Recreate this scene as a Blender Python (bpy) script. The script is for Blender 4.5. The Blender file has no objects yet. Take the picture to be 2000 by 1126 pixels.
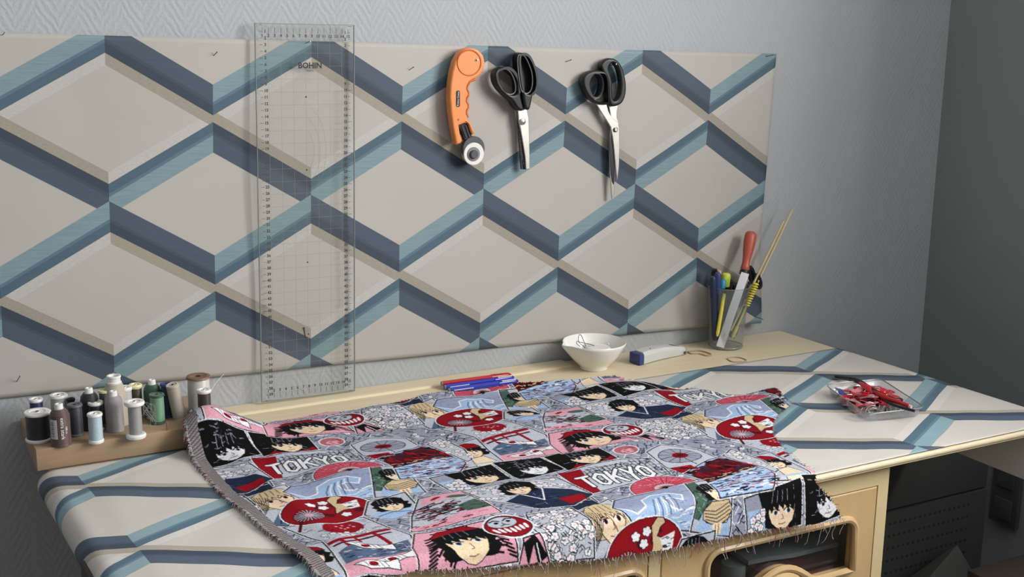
import bpy, bmesh, math, random
import numpy as np
from mathutils import Vector, Matrix
SC = bpy.context.scene
COL = SC.collection
PI = math.pi
rnd = random.Random(11)
# ---------------------------------------------------------------- camera (solved from the lattice of the pinned wallpaper)
ZO = 1.2745                                    # floor z = 0, table top z = 0.75
CR = Vector((0.87834123, -0.47786354, 0.01277146)); CU = Vector((0.09480492, 0.20031857, 0.97513307)); CF = Vector((0.4685389, 0.85528878, -0.22125188))
CP = Vector((-0.36204535, -1.91274461, 0.11928828 + ZO)); FPX = 2436.165
TZ = 0.75
def W(x, y, ax, val):
    """point of the photograph (2000 x 1126) carried onto the plane  axis ax = val"""
    d = CR*((x - 1000)/FPX) + CU*((563 - y)/FPX) + CF
    i = 'xyz'.index(ax)
    return CP + d*((val - CP[i])/d[i])
cd = bpy.data.cameras.new('camera'); cam = bpy.data.objects.new('camera', cd); COL.objects.link(cam)
cd.sensor_width = 36; cd.lens = FPX/2000*36; cd.clip_start = .02
m = Matrix((CR, CU, -CF)).transposed().to_4x4(); m.translation = CP; cam.matrix_world = m
SC.camera = cam
# ---------------------------------------------------------------- materials
def s2l(c): return tuple((v/12.92 if v <= .04045 else ((v + .055)/1.055)**2.4) for v in (q/255 for q in c))
MAT = {}
class E:
    """tiny node-expression wrapper"""
    nt = None
    def __init__(s, k): s.k = k
    @staticmethod
    def op(o, *a):
        n = E.nt.nodes.new('ShaderNodeMath'); n.operation = o
        for i, q in enumerate(a):
            if isinstance(q, E): E.nt.links.new(q.k, n.inputs[i])
            else: n.inputs[i].default_value = q
        return E(n.outputs[0])
    def __add__(a, b): return E.op('ADD', a, b)
    def __radd__(a, b): return E.op('ADD', b, a)
    def __sub__(a, b): return E.op('SUBTRACT', a, b)
    def __rsub__(a, b): return E.op('SUBTRACT', b, a)
    def __mul__(a, b): return E.op('MULTIPLY', a, b)
    def __rmul__(a, b): return E.op('MULTIPLY', b, a)
    def lt(a, b): return E.op('LESS_THAN', a, b)
    def gt(a, b): return E.op('GREATER_THAN', a, b)
    def fr(a): return E.op('FRACT', a)
    def ab(a): return E.op('ABSOLUTE', a)
def mixc(f, a, b):
    n = E.nt.nodes.new('ShaderNodeMix'); n.data_type = 'RGBA'
    for i, q in ((0, f), (6, a), (7, b)):
        if isinstance(q, E): E.nt.links.new(q.k, n.inputs[i])
        elif i == 0: n.inputs[0].default_value = q
        else: n.inputs[i].default_value = (*s2l(q), 1)
    return E(n.outputs[2])
def noise(scale, vec=None, detail=3, rough=.55):
    n = E.nt.nodes.new('ShaderNodeTexNoise'); n.inputs['Scale'].default_value = scale; n.inputs['Detail'].default_value = detail; n.inputs['Roughness'].default_value = rough
    if vec is not None: E.nt.links.new(vec.k, n.inputs['Vector'])
    return E(n.outputs['Fac'])
def coords(kind='Object', scale=(1, 1, 1), rot=(0, 0, 0)):
    t = E.nt.nodes.new('ShaderNodeTexCoord'); mp = E.nt.nodes.new('ShaderNodeMapping')
    mp.inputs['Scale'].default_value = scale; mp.inputs['Rotation'].default_value = rot
    E.nt.links.new(t.outputs[kind], mp.inputs[0]); return E(mp.outputs[0])
def sep(v):
    n = E.nt.nodes.new('ShaderNodeSeparateXYZ'); E.nt.links.new(v.k, n.inputs[0]); return E(n.outputs[0]), E(n.outputs[1]), E(n.outputs[2])
def begin(name):
    mt = bpy.data.materials.new(name); mt.use_nodes = True; E.nt = mt.node_tree
    b = E.nt.nodes['Principled BSDF']; MAT[name] = mt; return mt, b
def put(b, key, v):
    if isinstance(v, E): E.nt.links.new(v.k, b.inputs[key])
    elif isinstance(v, tuple): b.inputs[key].default_value = (*s2l(v), 1)
    else: b.inputs[key].default_value = v
def bump(b, h, strength, dist):
    n = E.nt.nodes.new('ShaderNodeBump'); n.inputs['Strength'].default_value = strength; n.inputs['Distance'].default_value = dist
    E.nt.links.new(h.k, n.inputs['Height']); E.nt.links.new(n.outputs[0], b.inputs['Normal'])
def simple(name, col, rough=.5, metal=0, var=.0, vscale=40, bmp=0, spec=.5, trans=0):
    mt, b = begin(name); put(b, 'Roughness', rough); put(b, 'Metallic', metal); put(b, 'Specular IOR Level', spec)
    if trans: put(b, 'Transmission Weight', trans)
    v = coords()
    if var:
        c2 = tuple(max(0, min(255, q*(1 - var))) for q in col); put(b, 'Base Color', mixc(noise(vscale, v), col, c2))
    else: put(b, 'Base Color', col)
    if bmp: bump(b, noise(vscale*4, v), bmp, .001)
    return mt
def thread(name, col, rough=.45):
    """wound sewing thread: fine horizontal turns"""
    mt, b = begin(name); v = coords(); x, y, z = sep(v)
    w = E.op('SINE', z*5200 + noise(60, v)*9)
    put(b, 'Base Color', mixc(w*.25 + .35, col, tuple(q*.62 for q in col))); put(b, 'Roughness', rough); put(b, 'Sheen Weight', .25)
    bump(b, w, .35, .0004); return mt
def clear(name, tint=(240, 244, 244), alpha=.14, rough=.05, gloss=.03, gz=.35):
    """thin clear plastic / glass: see-through with fresnel gloss and a faint body"""
    mt, b = begin(name); nt = E.nt; out = nt.nodes['Material Output']
    tr = nt.nodes.new('ShaderNodeBsdfTransparent'); tr.inputs[0].default_value = (*s2l(tint), 1)
    put(b, 'Base Color', tint); put(b, 'Roughness', .35)
    gl = nt.nodes.new('ShaderNodeBsdfGlossy'); gl.inputs['Roughness'].default_value = rough
    m1 = nt.nodes.new('ShaderNodeMixShader'); m1.inputs[0].default_value = alpha
    nt.links.new(tr.outputs[0], m1.inputs[1]); nt.links.new(b.outputs[0], m1.inputs[2])
    lw = nt.nodes.new('ShaderNodeLayerWeight'); lw.inputs[0].default_value = .5
    fac = E.op('POWER', E(lw.outputs['Facing']), 4.0)*gz + gloss
    m2 = nt.nodes.new('ShaderNodeMixShader'); nt.links.new(fac.k, m2.inputs[0]); nt.links.new(m1.outputs[0], m2.inputs[1]); nt.links.new(gl.outputs[0], m2.inputs[2])
    nt.links.new(m2.outputs[0], out.inputs[0]); return mt
def wood(name, c1, c2, axis=(1, 14, 14), scale=6, rough=.5, coat=0):
    mt, b = begin(name); v = coords('Object', axis)
    g = noise(scale, v, 5, .6); put(b, 'Base Color', mixc(g, c1, c2)); put(b, 'Roughness', rough); put(b, 'Coat Weight', coat)
    bump(b, g, .15, .0008); return mt
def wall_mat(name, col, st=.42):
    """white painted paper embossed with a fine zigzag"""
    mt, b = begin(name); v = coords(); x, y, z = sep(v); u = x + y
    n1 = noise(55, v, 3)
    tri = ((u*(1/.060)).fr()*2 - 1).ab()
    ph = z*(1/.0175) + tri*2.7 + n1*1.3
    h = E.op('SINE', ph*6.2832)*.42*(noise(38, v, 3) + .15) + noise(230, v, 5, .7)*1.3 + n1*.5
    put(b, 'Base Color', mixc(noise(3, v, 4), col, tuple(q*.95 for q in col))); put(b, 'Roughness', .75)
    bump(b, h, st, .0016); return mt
# lattice wallpaper: P is the horizontal and V the vertical repeat; UV carries (x/P, v/V)
LS, LH, LG, LB = .3434, .1763, .2155, .066
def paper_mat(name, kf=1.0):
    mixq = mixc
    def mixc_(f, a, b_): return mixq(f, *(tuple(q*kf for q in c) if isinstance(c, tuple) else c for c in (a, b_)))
    mt, b = begin(name); uv = coords('UV'); u, v, _ = sep(uv)
    f = u.fr(); tri = 1 - (f*2 - 1).ab(); rt = f.lt(.5)
    wa = (v - (tri - 1)*LS).fr(); wb = (v - (1 - tri)*LS - LG).fr()
    inA = wa.lt(LH); inB = wb.lt(LH)
    st = coords('UV', (1.6, 30, 1)); grain = E.op('MINIMUM', E.op('MAXIMUM', (noise(5, st, 5, .7) - .5)*1.7 + .5, 0.), 1.); fine = E.op('MINIMUM', E.op('MAXIMUM', (noise(16, coords('UV', (3, 26, 1)), 4, .75) - .5)*2.6 + .5, 0.), 1.)
    navy = mixc_(grain, (88, 103, 120), (76, 90, 107)); navyd = mixc_(grain, (68, 81, 97), (60, 72, 88)); navym = mixc_(grain, (77, 91, 107), (70, 83, 99))
    teal = mixc_(grain, (156, 182, 190), (118, 148, 158)); teald = mixc_(grain, (92, 120, 136), (78, 104, 120)); tealm = mixc_(grain, (106, 136, 150), (94, 124, 138))
    cream = mixc_(noise(2.2, uv, 2), (206, 200, 193), (200, 194, 187))
    taupe = mixc_(fine, (190, 182, 168), (158, 149, 133)); pale = mixc_(fine, (228, 225, 221), (190, 184, 177))
    lo = .68*LH; md = .57*LH
    cA_n = mixc_(wa.gt(md), mixc_(0., navy, navy), mixc_(wa.gt(lo), navym, navyd)); cA_t = mixc_(wa.gt(md), teal, mixc_(wa.gt(lo), tealm, teald))
    cB_n = mixc_(wb.lt(LH - md), navy, mixc_(wb.lt(LH - lo), navym, navyd)); cB_t = mixc_(wb.lt(LH - md), teal, mixc_(wb.lt(LH - lo), tealm, teald))
    cA = mixc_(rt, cA_t, cA_n); cB = mixc_(rt, cB_n, cB_t)
    bA = wa.lt(LH + LB); bB = wb.gt(1 - LB)
    c = mixc_(bB*rt, cream, pale); c = mixc_(bA*(1 - rt), c, pale); c = mixc_(bB*(1 - rt), c, taupe); c = mixc_(bA*rt, c, taupe)
    c = mixc_(inB, c, cB); c = mixc_(inA, c, cA)
    put(b, 'Base Color', c); put(b, 'Roughness', .62); put(b, 'Specular IOR Level', .35)
    bump(b, noise(90, uv, 3) + grain*.5, .12, .0006); return mt
wall_mat('white_embossed_paper', (176, 179, 183)); wall_mat('grey_embossed_paper', (146, 148, 149), .2); paper_mat('lattice_paper'); paper_mat('lattice_paper_dimmed', .88)  # second lattice copy darkened: the wall's dimmer light is put into its colours
wood('cream_wood', (224, 212, 184), (208, 191, 157), (1, 12, 12), 5, .55); wood('block_wood', (176, 148, 120), (148, 122, 96), (1, 16, 16), 9, .6)
wood('cabinet_wood', (206, 178, 132), (196, 164, 116), (10, 10, 1), 4, .4, .2); wood('pale_cabinet', (222, 202, 160), (212, 190, 146), (10, 10, 1), 4, .45)
wood('dark_wood', (50, 46, 44), (36, 33, 31), (1, 10, 10), 6, .6); wood('bamboo', (218, 200, 152), (196, 174, 124), (14, 14, 1), 20, .55)
wood('stool_brown', (84, 70, 60), (66, 54, 46), (1, 10, 10), 9, .6); simple('ink_grey', (62, 62, 64), .6); wood('brown_wood', (136, 104, 80), (112, 84, 62), (1, 10, 10), 9, .55); wood('tan_wood', (196, 160, 120), (172, 136, 98), (8, 8, 2), 14, .5)
simple('floor_brown', (96, 80, 68), .6, var=.2, vscale=6); simple('ceiling_white', (226, 226, 224), .8, var=.03, vscale=3)
simple('black_plastic', (20, 21, 23), .42, var=.2, vscale=30); simple('grey_rim', (96, 98, 102), .4); simple('steel', (226, 222, 213), .38, 1, var=.12, vscale=60); simple('dark_steel', (96, 96, 98), .3, 1)
simple('orange_plastic', (240, 148, 84), .42, var=.05, vscale=20); simple('dark_orange', (206, 104, 48), .45); simple('tool_white', (206, 208, 205), .4, var=.03); simple('white_plastic', (232, 231, 226), .35, var=.03); simple('charcoal_plastic', (78, 80, 82), .42); simple('mid_grey', (128, 130, 130), .45)
simple('ink_black', (34, 34, 36), .6); simple('ink_white', (236, 234, 230), .6); simple('porcelain', (240, 238, 232), .12, var=.02, spec=.6); simple('blue_plastic', (52, 66, 122), .4); simple('pen_blue', (38, 52, 168), .22); simple('pen_red', (176, 34, 40), .3)
simple('clip_red', (204, 34, 50), .2); simple('clip_pink', (228, 140, 150), .25, trans=.2); simple('clip_blue', (58, 72, 140), .3); simple('clip_lightblue', (120, 160, 214), .25, trans=.3)
simple('handle_red', (178, 30, 34), .35); simple('handle_coral', (188, 88, 68), .38, var=.08, vscale=30); simple('yellow_plastic', (232, 214, 84), .4); simple('lime_plastic', (206, 220, 84), .4); simple('cyan_plastic', (40, 140, 176), .4)
simple('paper_white', (222, 220, 226), .6, var=.02); simple('navy_plastic', (36, 42, 70), .4); simple('dark_panel', (66, 66, 66), .6, var=.1, vscale=8); simple('grey_cloth', (176, 174, 178), .8, var=.25, vscale=30); simple('interior_dark', (30, 30, 32), .8)
simple('box_red', (196, 48, 62), .5); simple('wine_cloth', (96, 24, 40), .8, var=.2); simple('tan_elastic', (176, 152, 116), .7); simple('white_laminate', (214, 212, 210), .5, var=.02); simple('brass', (190, 150, 90), .35, 1); simple('bag_grey', (78, 78, 78), .5, var=.1, vscale=12)
simple('cream_plastic', (232, 222, 176), .4); simple('pale_pink', (226, 188, 178), .5); simple('grey_fray', (196, 190, 192), .9, var=.3, vscale=400); simple('wine_fray', (140, 70, 84), .9); simple('label_grey', (196, 194, 196), .6)
clear('clear_plastic', (244, 246, 246), .06, .06); clear('clear_acrylic', (254, 254, 253), .010, .04, .008, .2); clear('cloudy_plastic', (246, 247, 250), .15, .12); clear('glass', (235, 240, 240), .01, .03); clear('acrylic_edge', (176, 184, 180), .5, .15)
for nm, c in dict(black=(36,35,38), charcoal=(62,62,70), brown=(98,72,70), lightblue=(196,216,228), silver=(168,166,164), mauve=(164,158,160), beige=(204,192,174), taupe=(190,178,164), mint=(122,172,138), darkgreen=(44,92,70), greygreen=(108,120,114), white=(232,230,226), darkblue=(44,58,84), navy=(40,44,110), olive=(70,62,42), darkbrown=(70,52,44), greywhite=(206,206,206), satin=(236,232,224)).items():
    thread('thread_' + nm, c, .25 if nm == 'satin' else .45)
# ---------------------------------------------------------------- mesh building
class MB:
    def __init__(s): s.v = []; s.f = []; s.mi = []
    def add(s, vs, fs, mi=0):
        o = len(s.v); s.v += [tuple(q) for q in vs]; s.f += [tuple(i + o for i in f) for f in fs]; s.mi += [mi]*len(fs); return s
    def box(s, x0, x1, y0, y1, z0, z1, M=None, mi=0):
        vs = [Vector((x, y, z)) for x in (x0, x1) for y in (y0, y1) for z in (z0, z1)]
        if M: vs = [M @ q for q in vs]
        return s.add(vs, [(0,1,3,2),(4,6,7,5),(0,4,5,1),(2,3,7,6),(0,2,6,4),(1,5,7,3)], mi)
    def lathe(s, prof, n=28, M=None, cap=True, mi=0):
        vs = []; k = len(prof)
        for i in range(n):
            t = 2*PI*i/n
            for r, z in prof: vs.append(Vector((r*math.cos(t), r*math.sin(t), z)))
        if M: vs = [M @ q for q in vs]
        fs = [(i*k + j, ((i+1) % n)*k + j, ((i+1) % n)*k + j + 1, i*k + j + 1) for i in range(n) for j in range(k - 1)]
        if cap: fs += [tuple(i*k for i in range(n))[::-1], tuple(i*k + k - 1 for i in range(n))]
        return s.add(vs, fs, mi)
    def tube(s, pts, r, n=8, closed=False, mi=0):
        P = [Vector(p) for p in pts]; N = len(P); R = r if isinstance(r, (list, tuple)) else [r]*N
        o = []; prev = None
        for i, p in enumerate(P):
            a = P[(i-1) % N] if (closed or i) else p; b = P[(i+1) % N] if (closed or i < N-1) else p
            t = (b - a).normalized()
            u = prev - t*prev.dot(t) if prev else None
            if u is None or u.length < 1e-6: u = t.orthogonal()
            u.normalize(); prev = u; w = t.cross(u)
            o += [p + (u*math.cos(2*PI*k/n) + w*math.sin(2*PI*k/n))*R[i] for k in range(n)]
        fs = [(i*n + k, i*n + (k+1) % n, ((i+1) % N)*n + (k+1) % n, ((i+1) % N)*n + k) for i in range(N if closed else N-1) for k in range(n)]
        if not closed: fs += [tuple(range(n))[::-1], tuple(range((N-1)*n, N*n))]
        return s.add(o, fs, mi)
    def mesh(s, me, M=None, mi=0):
        vs = [(M @ q.co if M else q.co.copy()) for q in me.vertices]; return s.add(vs, [tuple(p.vertices) for p in me.polygons], mi)
    def build(s, name, mat, parent=None, smooth=True, local=False, bevel=0, auto=40, segs=2):
        me = bpy.data.meshes.new(name); L = Vector() if (parent is None or local) else wpos(parent)
        me.from_pydata([tuple(Vector(q) - L) for q in s.v], [], s.f)
        for q in (mat if isinstance(mat, (list, tuple)) else [mat]): me.materials.append(MAT[q])
        me.polygons.foreach_set('material_index', s.mi)
        bm = bmesh.new(); bm.from_mesh(me); bmesh.ops.recalc_face_normals(bm, faces=bm.faces)
        if bevel:
            ed = [e for e in bm.edges if len(e.link_faces) == 2 and e.calc_face_angle(0) > .6]
            bmesh.ops.bevel(bm, geom=ed, offset=bevel, segments=segs, affect='EDGES', clamp_overlap=True, profile=.6)
        bm.to_mesh(me); bm.free()
        if smooth:
            me.polygons.foreach_set('use_smooth', [True]*len(me.polygons))
            me.set_sharp_from_angle(angle=math.radians(auto))
        o = bpy.data.objects.new(name, me); COL.objects.link(o)
        if parent: o.parent = parent
        return o
WP = {}
def wpos(o):
    if o.name in WP: return WP[o.name]
    return o.location.copy() + (wpos(o.parent) if o.parent else Vector())
def tag(o, label, cat, group=None, kind=None):
    if label: o['label'] = label
    if cat: o['category'] = cat
    if group: o['group'] = group
    if kind: o['kind'] = kind
    return o
def thing(name, label, cat, loc=(0, 0, 0), group=None, rot=None):
    o = bpy.data.objects.new(name, None); COL.objects.link(o); o.location = loc; o.empty_display_size = .02
    if rot: o.rotation_euler = rot
    return tag(o, label, cat, group)
def struct(o): o['kind'] = 'structure'; return o
def cprism(loops, depth, bevel=0, res=3):
    """closed 2-D outlines (holes allowed) -> solid mesh, thickness `depth` centred on z = 0"""
    cu = bpy.data.curves.new('t', 'CURVE'); cu.dimensions = '2D'; cu.fill_mode = 'BOTH'; cu.extrude = max(depth/2 - bevel, 1e-5); cu.bevel_depth = bevel; cu.bevel_resolution = res; cu.offset = -bevel
    for L in loops:
        sp = cu.splines.new('POLY'); sp.points.add(len(L) - 1); sp.use_cyclic_u = True
        for q, p in zip(sp.points, L): q.co = (p[0], p[1], 0, 1)
    return curve_mesh(cu)
def curve_mesh(cu):
    o = bpy.data.objects.new('t', cu); COL.objects.link(o); dg = bpy.context.evaluated_depsgraph_get()
    me = bpy.data.meshes.new_from_object(o.evaluated_get(dg)); bpy.data.objects.remove(o); bpy.data.curves.remove(cu); return me
def text_mesh(s, size, ext=.0001, sx=1.0, align='CENTER', bold=0.0):
    cu = bpy.data.curves.new('t', 'FONT'); cu.body = s; cu.size = size; cu.extrude = ext; cu.align_x = align; cu.align_y = 'CENTER'; cu.resolution_u = 2; cu.offset = bold
    me = curve_mesh(cu)
    for v in me.vertices: v.co.x *= sx
    return me
def smooth_loop(pts, k=3, closed=True):
    """Catmull-Rom through the points"""
    P = [Vector(p) for p in pts]; n = len(P); o = []
    for i in range(n if closed else n - 1):
        a, b, c, d = (P[(i-1) % n], P[i], P[(i+1) % n], P[(i+2) % n]) if closed else (P[max(i-1, 0)], P[i], P[i+1], P[min(i+2, n-1)])
        for j in range(k):
            t = j/k; o.append(.5*((2*b) + (c - a)*t + (2*a - 5*b + 4*c - d)*t*t + (3*b - a - 3*c + d)*t**3))
    if not closed: o.append(P[-1])
    return o
WALLM = lambda y: Matrix(((1, 0, 0, 0), (0, 0, -1, y), (0, 1, 0, 0), (0, 0, 0, 1)))     # drawing (x, z) on the back wall, depth towards the room
TOPM = lambda z: Matrix(((1, 0, 0, 0), (0, 1, 0, 0), (0, 0, 1, z), (0, 0, 0, 1)))
def wl(pts, y, off=(0, 0), s=1):
    """photo outline -> (x, z) on the plane y"""
    o = []
    for p in pts:
        q = W(off[0] + p[0]*s, off[1] + p[1]*s, 'y', y); o.append((q.x, q.z))
    return o
def sstep(a, b, x): t = max(0, min(1, (x - a)/(b - a))); return t*t*(3 - 2*t)
# ================================================================ the setting
XR = 1.724
b = MB(); b.box(-1.9, XR + .15, 0, .12, 0, 2.5); struct(b.build('wall_back', 'white_embossed_paper'))
WY0, WY1, WZ0, WZ1 = -2.75, -.98, 1.36, 2.46
WTH = .30                                                   # thick outer wall, so the corner gets little direct light                # window opening in the right wall, out of frame towards the viewer
b = MB(); b.box(XR, XR + WTH, WY1, 0, 0, 2.5); b.box(XR, XR + WTH, -3.2, WY0, 0, 2.5); b.box(XR, XR + WTH, WY0, WY1, 0, WZ0); b.box(XR, XR + WTH, WY0, WY1, WZ1, 2.5)
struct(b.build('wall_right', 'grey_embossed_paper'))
b = MB()
for y0, y1, z0, z1 in ((WY0, WY0+.05, WZ0, WZ1), (WY1-.05, WY1, WZ0, WZ1), ((WY0+WY1)/2-.03, (WY0+WY1)/2+.03, WZ0, WZ1), (WY0, WY1, WZ0, WZ0+.05), (WY0, WY1, WZ1-.05, WZ1)): b.box(XR+WTH-.07, XR+WTH-.01, y0, y1, z0, z1)
struct(b.build('window_1', 'white_plastic'))
b = MB(); b.box(-1.9, XR + .15, -3.2, .12, -.05, 0); struct(b.build('floor', 'floor_brown'))
b = MB(); b.box(-1.9, XR + .15, -3.2, .12, 2.5, 2.56); struct(b.build('ceiling', 'ceiling_white'))
# ---------------------------------------------------------------- wallpaper strip pinned to the wall (hung slightly off level)
PP, VV = .315333, .265
TH = math.atan(.0275); cT, sT = math.cos(TH), math.sin(TH)
def sheet2room(x, z): return cT*x + sT*z, -sT*x + cT*z + ZO
def grid_obj(name, mat, nx, ny, fn, uvf, parent=None, thick=0):
    v = []; uv = []; f = []
    for j in range(ny + 1):
        for i in range(nx + 1):
            v.append(fn(i/nx, j/ny)); uv.append(uvf(i/nx, j/ny))
    for j in range(ny):
        for i in range(nx): f.append((j*(nx+1)+i, j*(nx+1)+i+1, (j+1)*(nx+1)+i+1, (j+1)*(nx+1)+i))
    me = bpy.data.meshes.new(name); me.from_pydata(v, [], f); lay = me.uv_layers.new(name='UVMap')
    for l in me.loops: lay.data[l.index].uv = uv[l.vertex_index]
    me.polygons.foreach_set('use_smooth', [True]*len(me.polygons)); me.materials.append(MAT[mat])
    o = bpy.data.objects.new(name, me); COL.objects.link(o)
    if thick:
        md = o.modifiers.new('s', 'SOLIDIFY'); md.thickness = thick; md.offset = 0
    return o
SX0, SX1, SZ0, SZ1 = -.34, 1.2600, .0690, -.4625
def sheet_gap(x, z):
    """how far the paper stands off the wall"""
    g = .004 + .0022*math.sin(x*7.3 + z*3) + .0016*math.sin(z*15 + x*2.2) + .0012*math.sin(x*19 - z*9)
    g += .0025*sstep(.14, .0, abs(z + .462))*(.5 + .5*math.sin(x*6.2 + 1.2))*.7
    g += .012*sstep(1.13, 1.26, x)*sstep(-.30, -.46, z)
    return max(g, .0018)
def wp_fn(u, v):
    x = SX0 + (SX1 - SX0)*u; z = SZ0 + (SZ1 - SZ0)*v
    dx = -.006*sstep(.8, 1, u)*math.sin(v*3.1)
    X, Zr = sheet2room(x + dx, z); return (X, -sheet_gap(x, z), Zr)
o = grid_obj('wallpaper_sheet', 'lattice_paper_dimmed', 200, 70, wp_fn, lambda u, v: ((SX0 + (SX1-SX0)*u)/PP, -(SZ0 + (SZ1-SZ0)*v)/VV + 10), thick=.0005)
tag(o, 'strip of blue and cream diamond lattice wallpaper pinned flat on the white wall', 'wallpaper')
# ---------------------------------------------------------------- table
def tx0(y): return -.160 - .035*y
def tx1(y): return 1.312 - .055*y
TYF = -.6645
tab = thing('work_table', 'long cream wooden work table against the white wall', 'table', (.55, -.33, 0))
b = MB(); N = 9; r = .0048; top = []
prof = [(-.002, TZ)] + [(TYF + r - r*math.sin(t*PI/8*1.0), TZ - r + r*math.cos(t*PI/8)) for t in range(0, 9)] + [(TYF + .001, TZ - .0095), (TYF + .003, TZ - .0112), (-.002, TZ - .0112)]
v = [(tx0(y) + .022, y, z) for y, z in prof] + [(tx1(y), y, z) for y, z in prof]; k = len(prof)
b.add(v, [(i, (i+1) % k, k + (i+1) % k, k + i) for i in range(k)] + [tuple(range(k)), tuple(range(k, 2*k))[::-1]])
b.build('tabletop', 'cream_wood', tab, auto=35)
b = MB(); pr = [(-.002, TZ+.0002), (-.002, TZ + .0042)] + [(-.040 - .0042*math.sin(t*PI/8), TZ + .0042*math.cos(t*PI/8)) for t in range(5)]
v = [(-.145, y, z) for y, z in pr] + [(.790, y, z) for y, z in pr]; k = len(pr)
b.add(v, [(i, (i+1) % k, k + (i+1) % k, k + i) for i in range(k)] + [tuple(range(k)), tuple(range(k, 2*k))[::-1]]); b.build('rear_rail', 'cream_wood', tab, auto=50)
b = MB(); b.box(1.292, 1.306, -.640, -.02, .652, .7384); b.build('end_apron', 'white_laminate', tab, bevel=.001)
for (x0, x1, y0, y1) in ((-.147, -.09, -.60, -.452), (1.255, 1.291, -.075, -.02)):
    b = MB(); b.box(x0, x1, y0, y1, 0, .7384); b.build('leg', 'dark_wood' if x0 < 0 else 'dark_panel', tab, bevel=.002)
# ---------------------------------------------------------------- wallpaper covering on the table, rolled over its left end
CY0, CY1 = -.163, -.6605
CRAD = .022
def cov_pt(u, v):
    y = CY0 + (CY1 - CY0)*v
    xl, xr = tx0(y) + CRAD, tx1(y) - .001
    L0 = .055; s = -L0 + u*((xr - xl) + L0)                     # arc length from the start of the roll
    wav = .62*(.0011*math.sin(s*22 + y*9) + .0009*math.sin(y*60 + s*13) + .0007*math.sin(s*61 - y*35))
    wav *= sstep(0, .12, s)*sstep(xr - xl, xr - xl - .02, s)*sstep(0, .03, CY0 - y + .004)*sstep(CY1, CY1 + .03, y)
    wav += .003*sstep(0, .05, s)*sstep(.20, .06, s)*sstep(CY0 - .02, CY0 - .12, y)
    zt = TZ + .0014 + max(0, wav + .0006)
    if s >= 0: return (xl + s, y, zt)
    a = min(-s/CRAD, PI*.78); rest = max(0, -s - a*CRAD)
    X = xl - CRAD*math.sin(a); Zz = TZ + .0014 - CRAD + CRAD*math.cos(a)
    return (X + rest*math.cos(a)*-1, y, Zz - rest*math.sin(a))
def cov_uv(u, v):
    p = cov_pt(max(u, 0), v); y = CY0 + (CY1 - CY0)*v; xl, xr = tx0(y) + CRAD, tx1(y) - .001
    s = -.055 + u*((xr - xl) + .055); X = xl + s
    # right end: lattice node (1.1587,-.275) is u=.5 v=.2 ; left end slightly compressed and turned
    k = max(0, min(1, (1.16 - X)/1.26))
    uu = .5 + (X - 1.1587)/PP + (1 - k)*-.112*max(0, -.40 - y)/.24 + k*-.056*(-.249 - y)/.236
    vv = .196 + (-.275 - y)/VV*(1.045 + .075*k) + .11*k
    return (uu + 8, vv + 10)
o = grid_obj('table_covering', 'lattice_paper', 260, 80, cov_pt, cov_uv, thick=.0005)
tag(o, 'blue and cream lattice wallpaper covering the table top and rolled over its left end', 'table covering')
# ---------------------------------------------------------------- cabinet under the table
cy = -.628
def cw(x, y): q = W(x, y, 'y', cy); return q.x, q.z
cxR = .5*(cw(1722, 925)[0] + cw(1700, 1126)[0]); zt0 = .7384
cab = thing('cabinet', 'cream and honey wooden glazed cabinet under the right half of the table', 'cabinet', (.4, -.35, 0))
b = MB(); b.box(.03, cxR, cy, -.06, .06, .08); b.box(.03, cxR, cy, -.06, zt0 - .02, zt0); b.box(.03, .048, cy, -.06, 0, zt0); b.box(cxR - .018, cxR, cy, -.06, 0, zt0); b.box(.03, cxR, -.075, -.06, .06, zt0); b.box(.540, .572, cy, -.06, .06, zt0)
b.build('carcass', 'pale_cabinet', cab, bevel=.001)
b = MB(); b.box(.05, cxR - .02, cy + .06, -.08, .46, .478); b.build('shelf', 'pale_cabinet', cab)
zTop = cw(1699, 941)[1]; xo1 = cw(1692, 1000)[0]
glz = [cw(1365, 1072), cw(1655, 997)]; xg0, xg1 = glz[0][0], glz[1][0]; zg1 = .5*(glz[0][1] + glz[1][1]); zg0 = cw(1636, 1105)[1]
bx, bz = cw(1509, 1100)
def arch_opening(x0, x1, z0, z1, cx, rise):
    L = []
    def corner(cxx, czz, r, a0, a1):
        return [(cxx + r*math.cos(math.radians(a0 + (a1-a0)*i/6)), czz + r*math.sin(math.radians(a0 + (a1-a0)*i/6))) for i in range(7)]
    L += corner(x1 - .022, z1 - .022, .022, 0, 90)[0:] ; L += corner(x0 + .022, z1 - .022, .022, 90, 180)
    L += [(x0, z0)]
    n = 24
    for i in range(n + 1):
        x = x0 + (x1 - x0)*i/n; q = (x - cx)/.062
        L.append((x, z0 + rise*max(0, math.cos(max(-1, min(1, q))*PI/2))**1.0))
    return L
doors = [(xo1 - (xo1 - .567), xo1, xg0, xg1, bx), (.243, .545, .246 + .03, cw(1241, 1105)[0], .39)]
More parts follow.
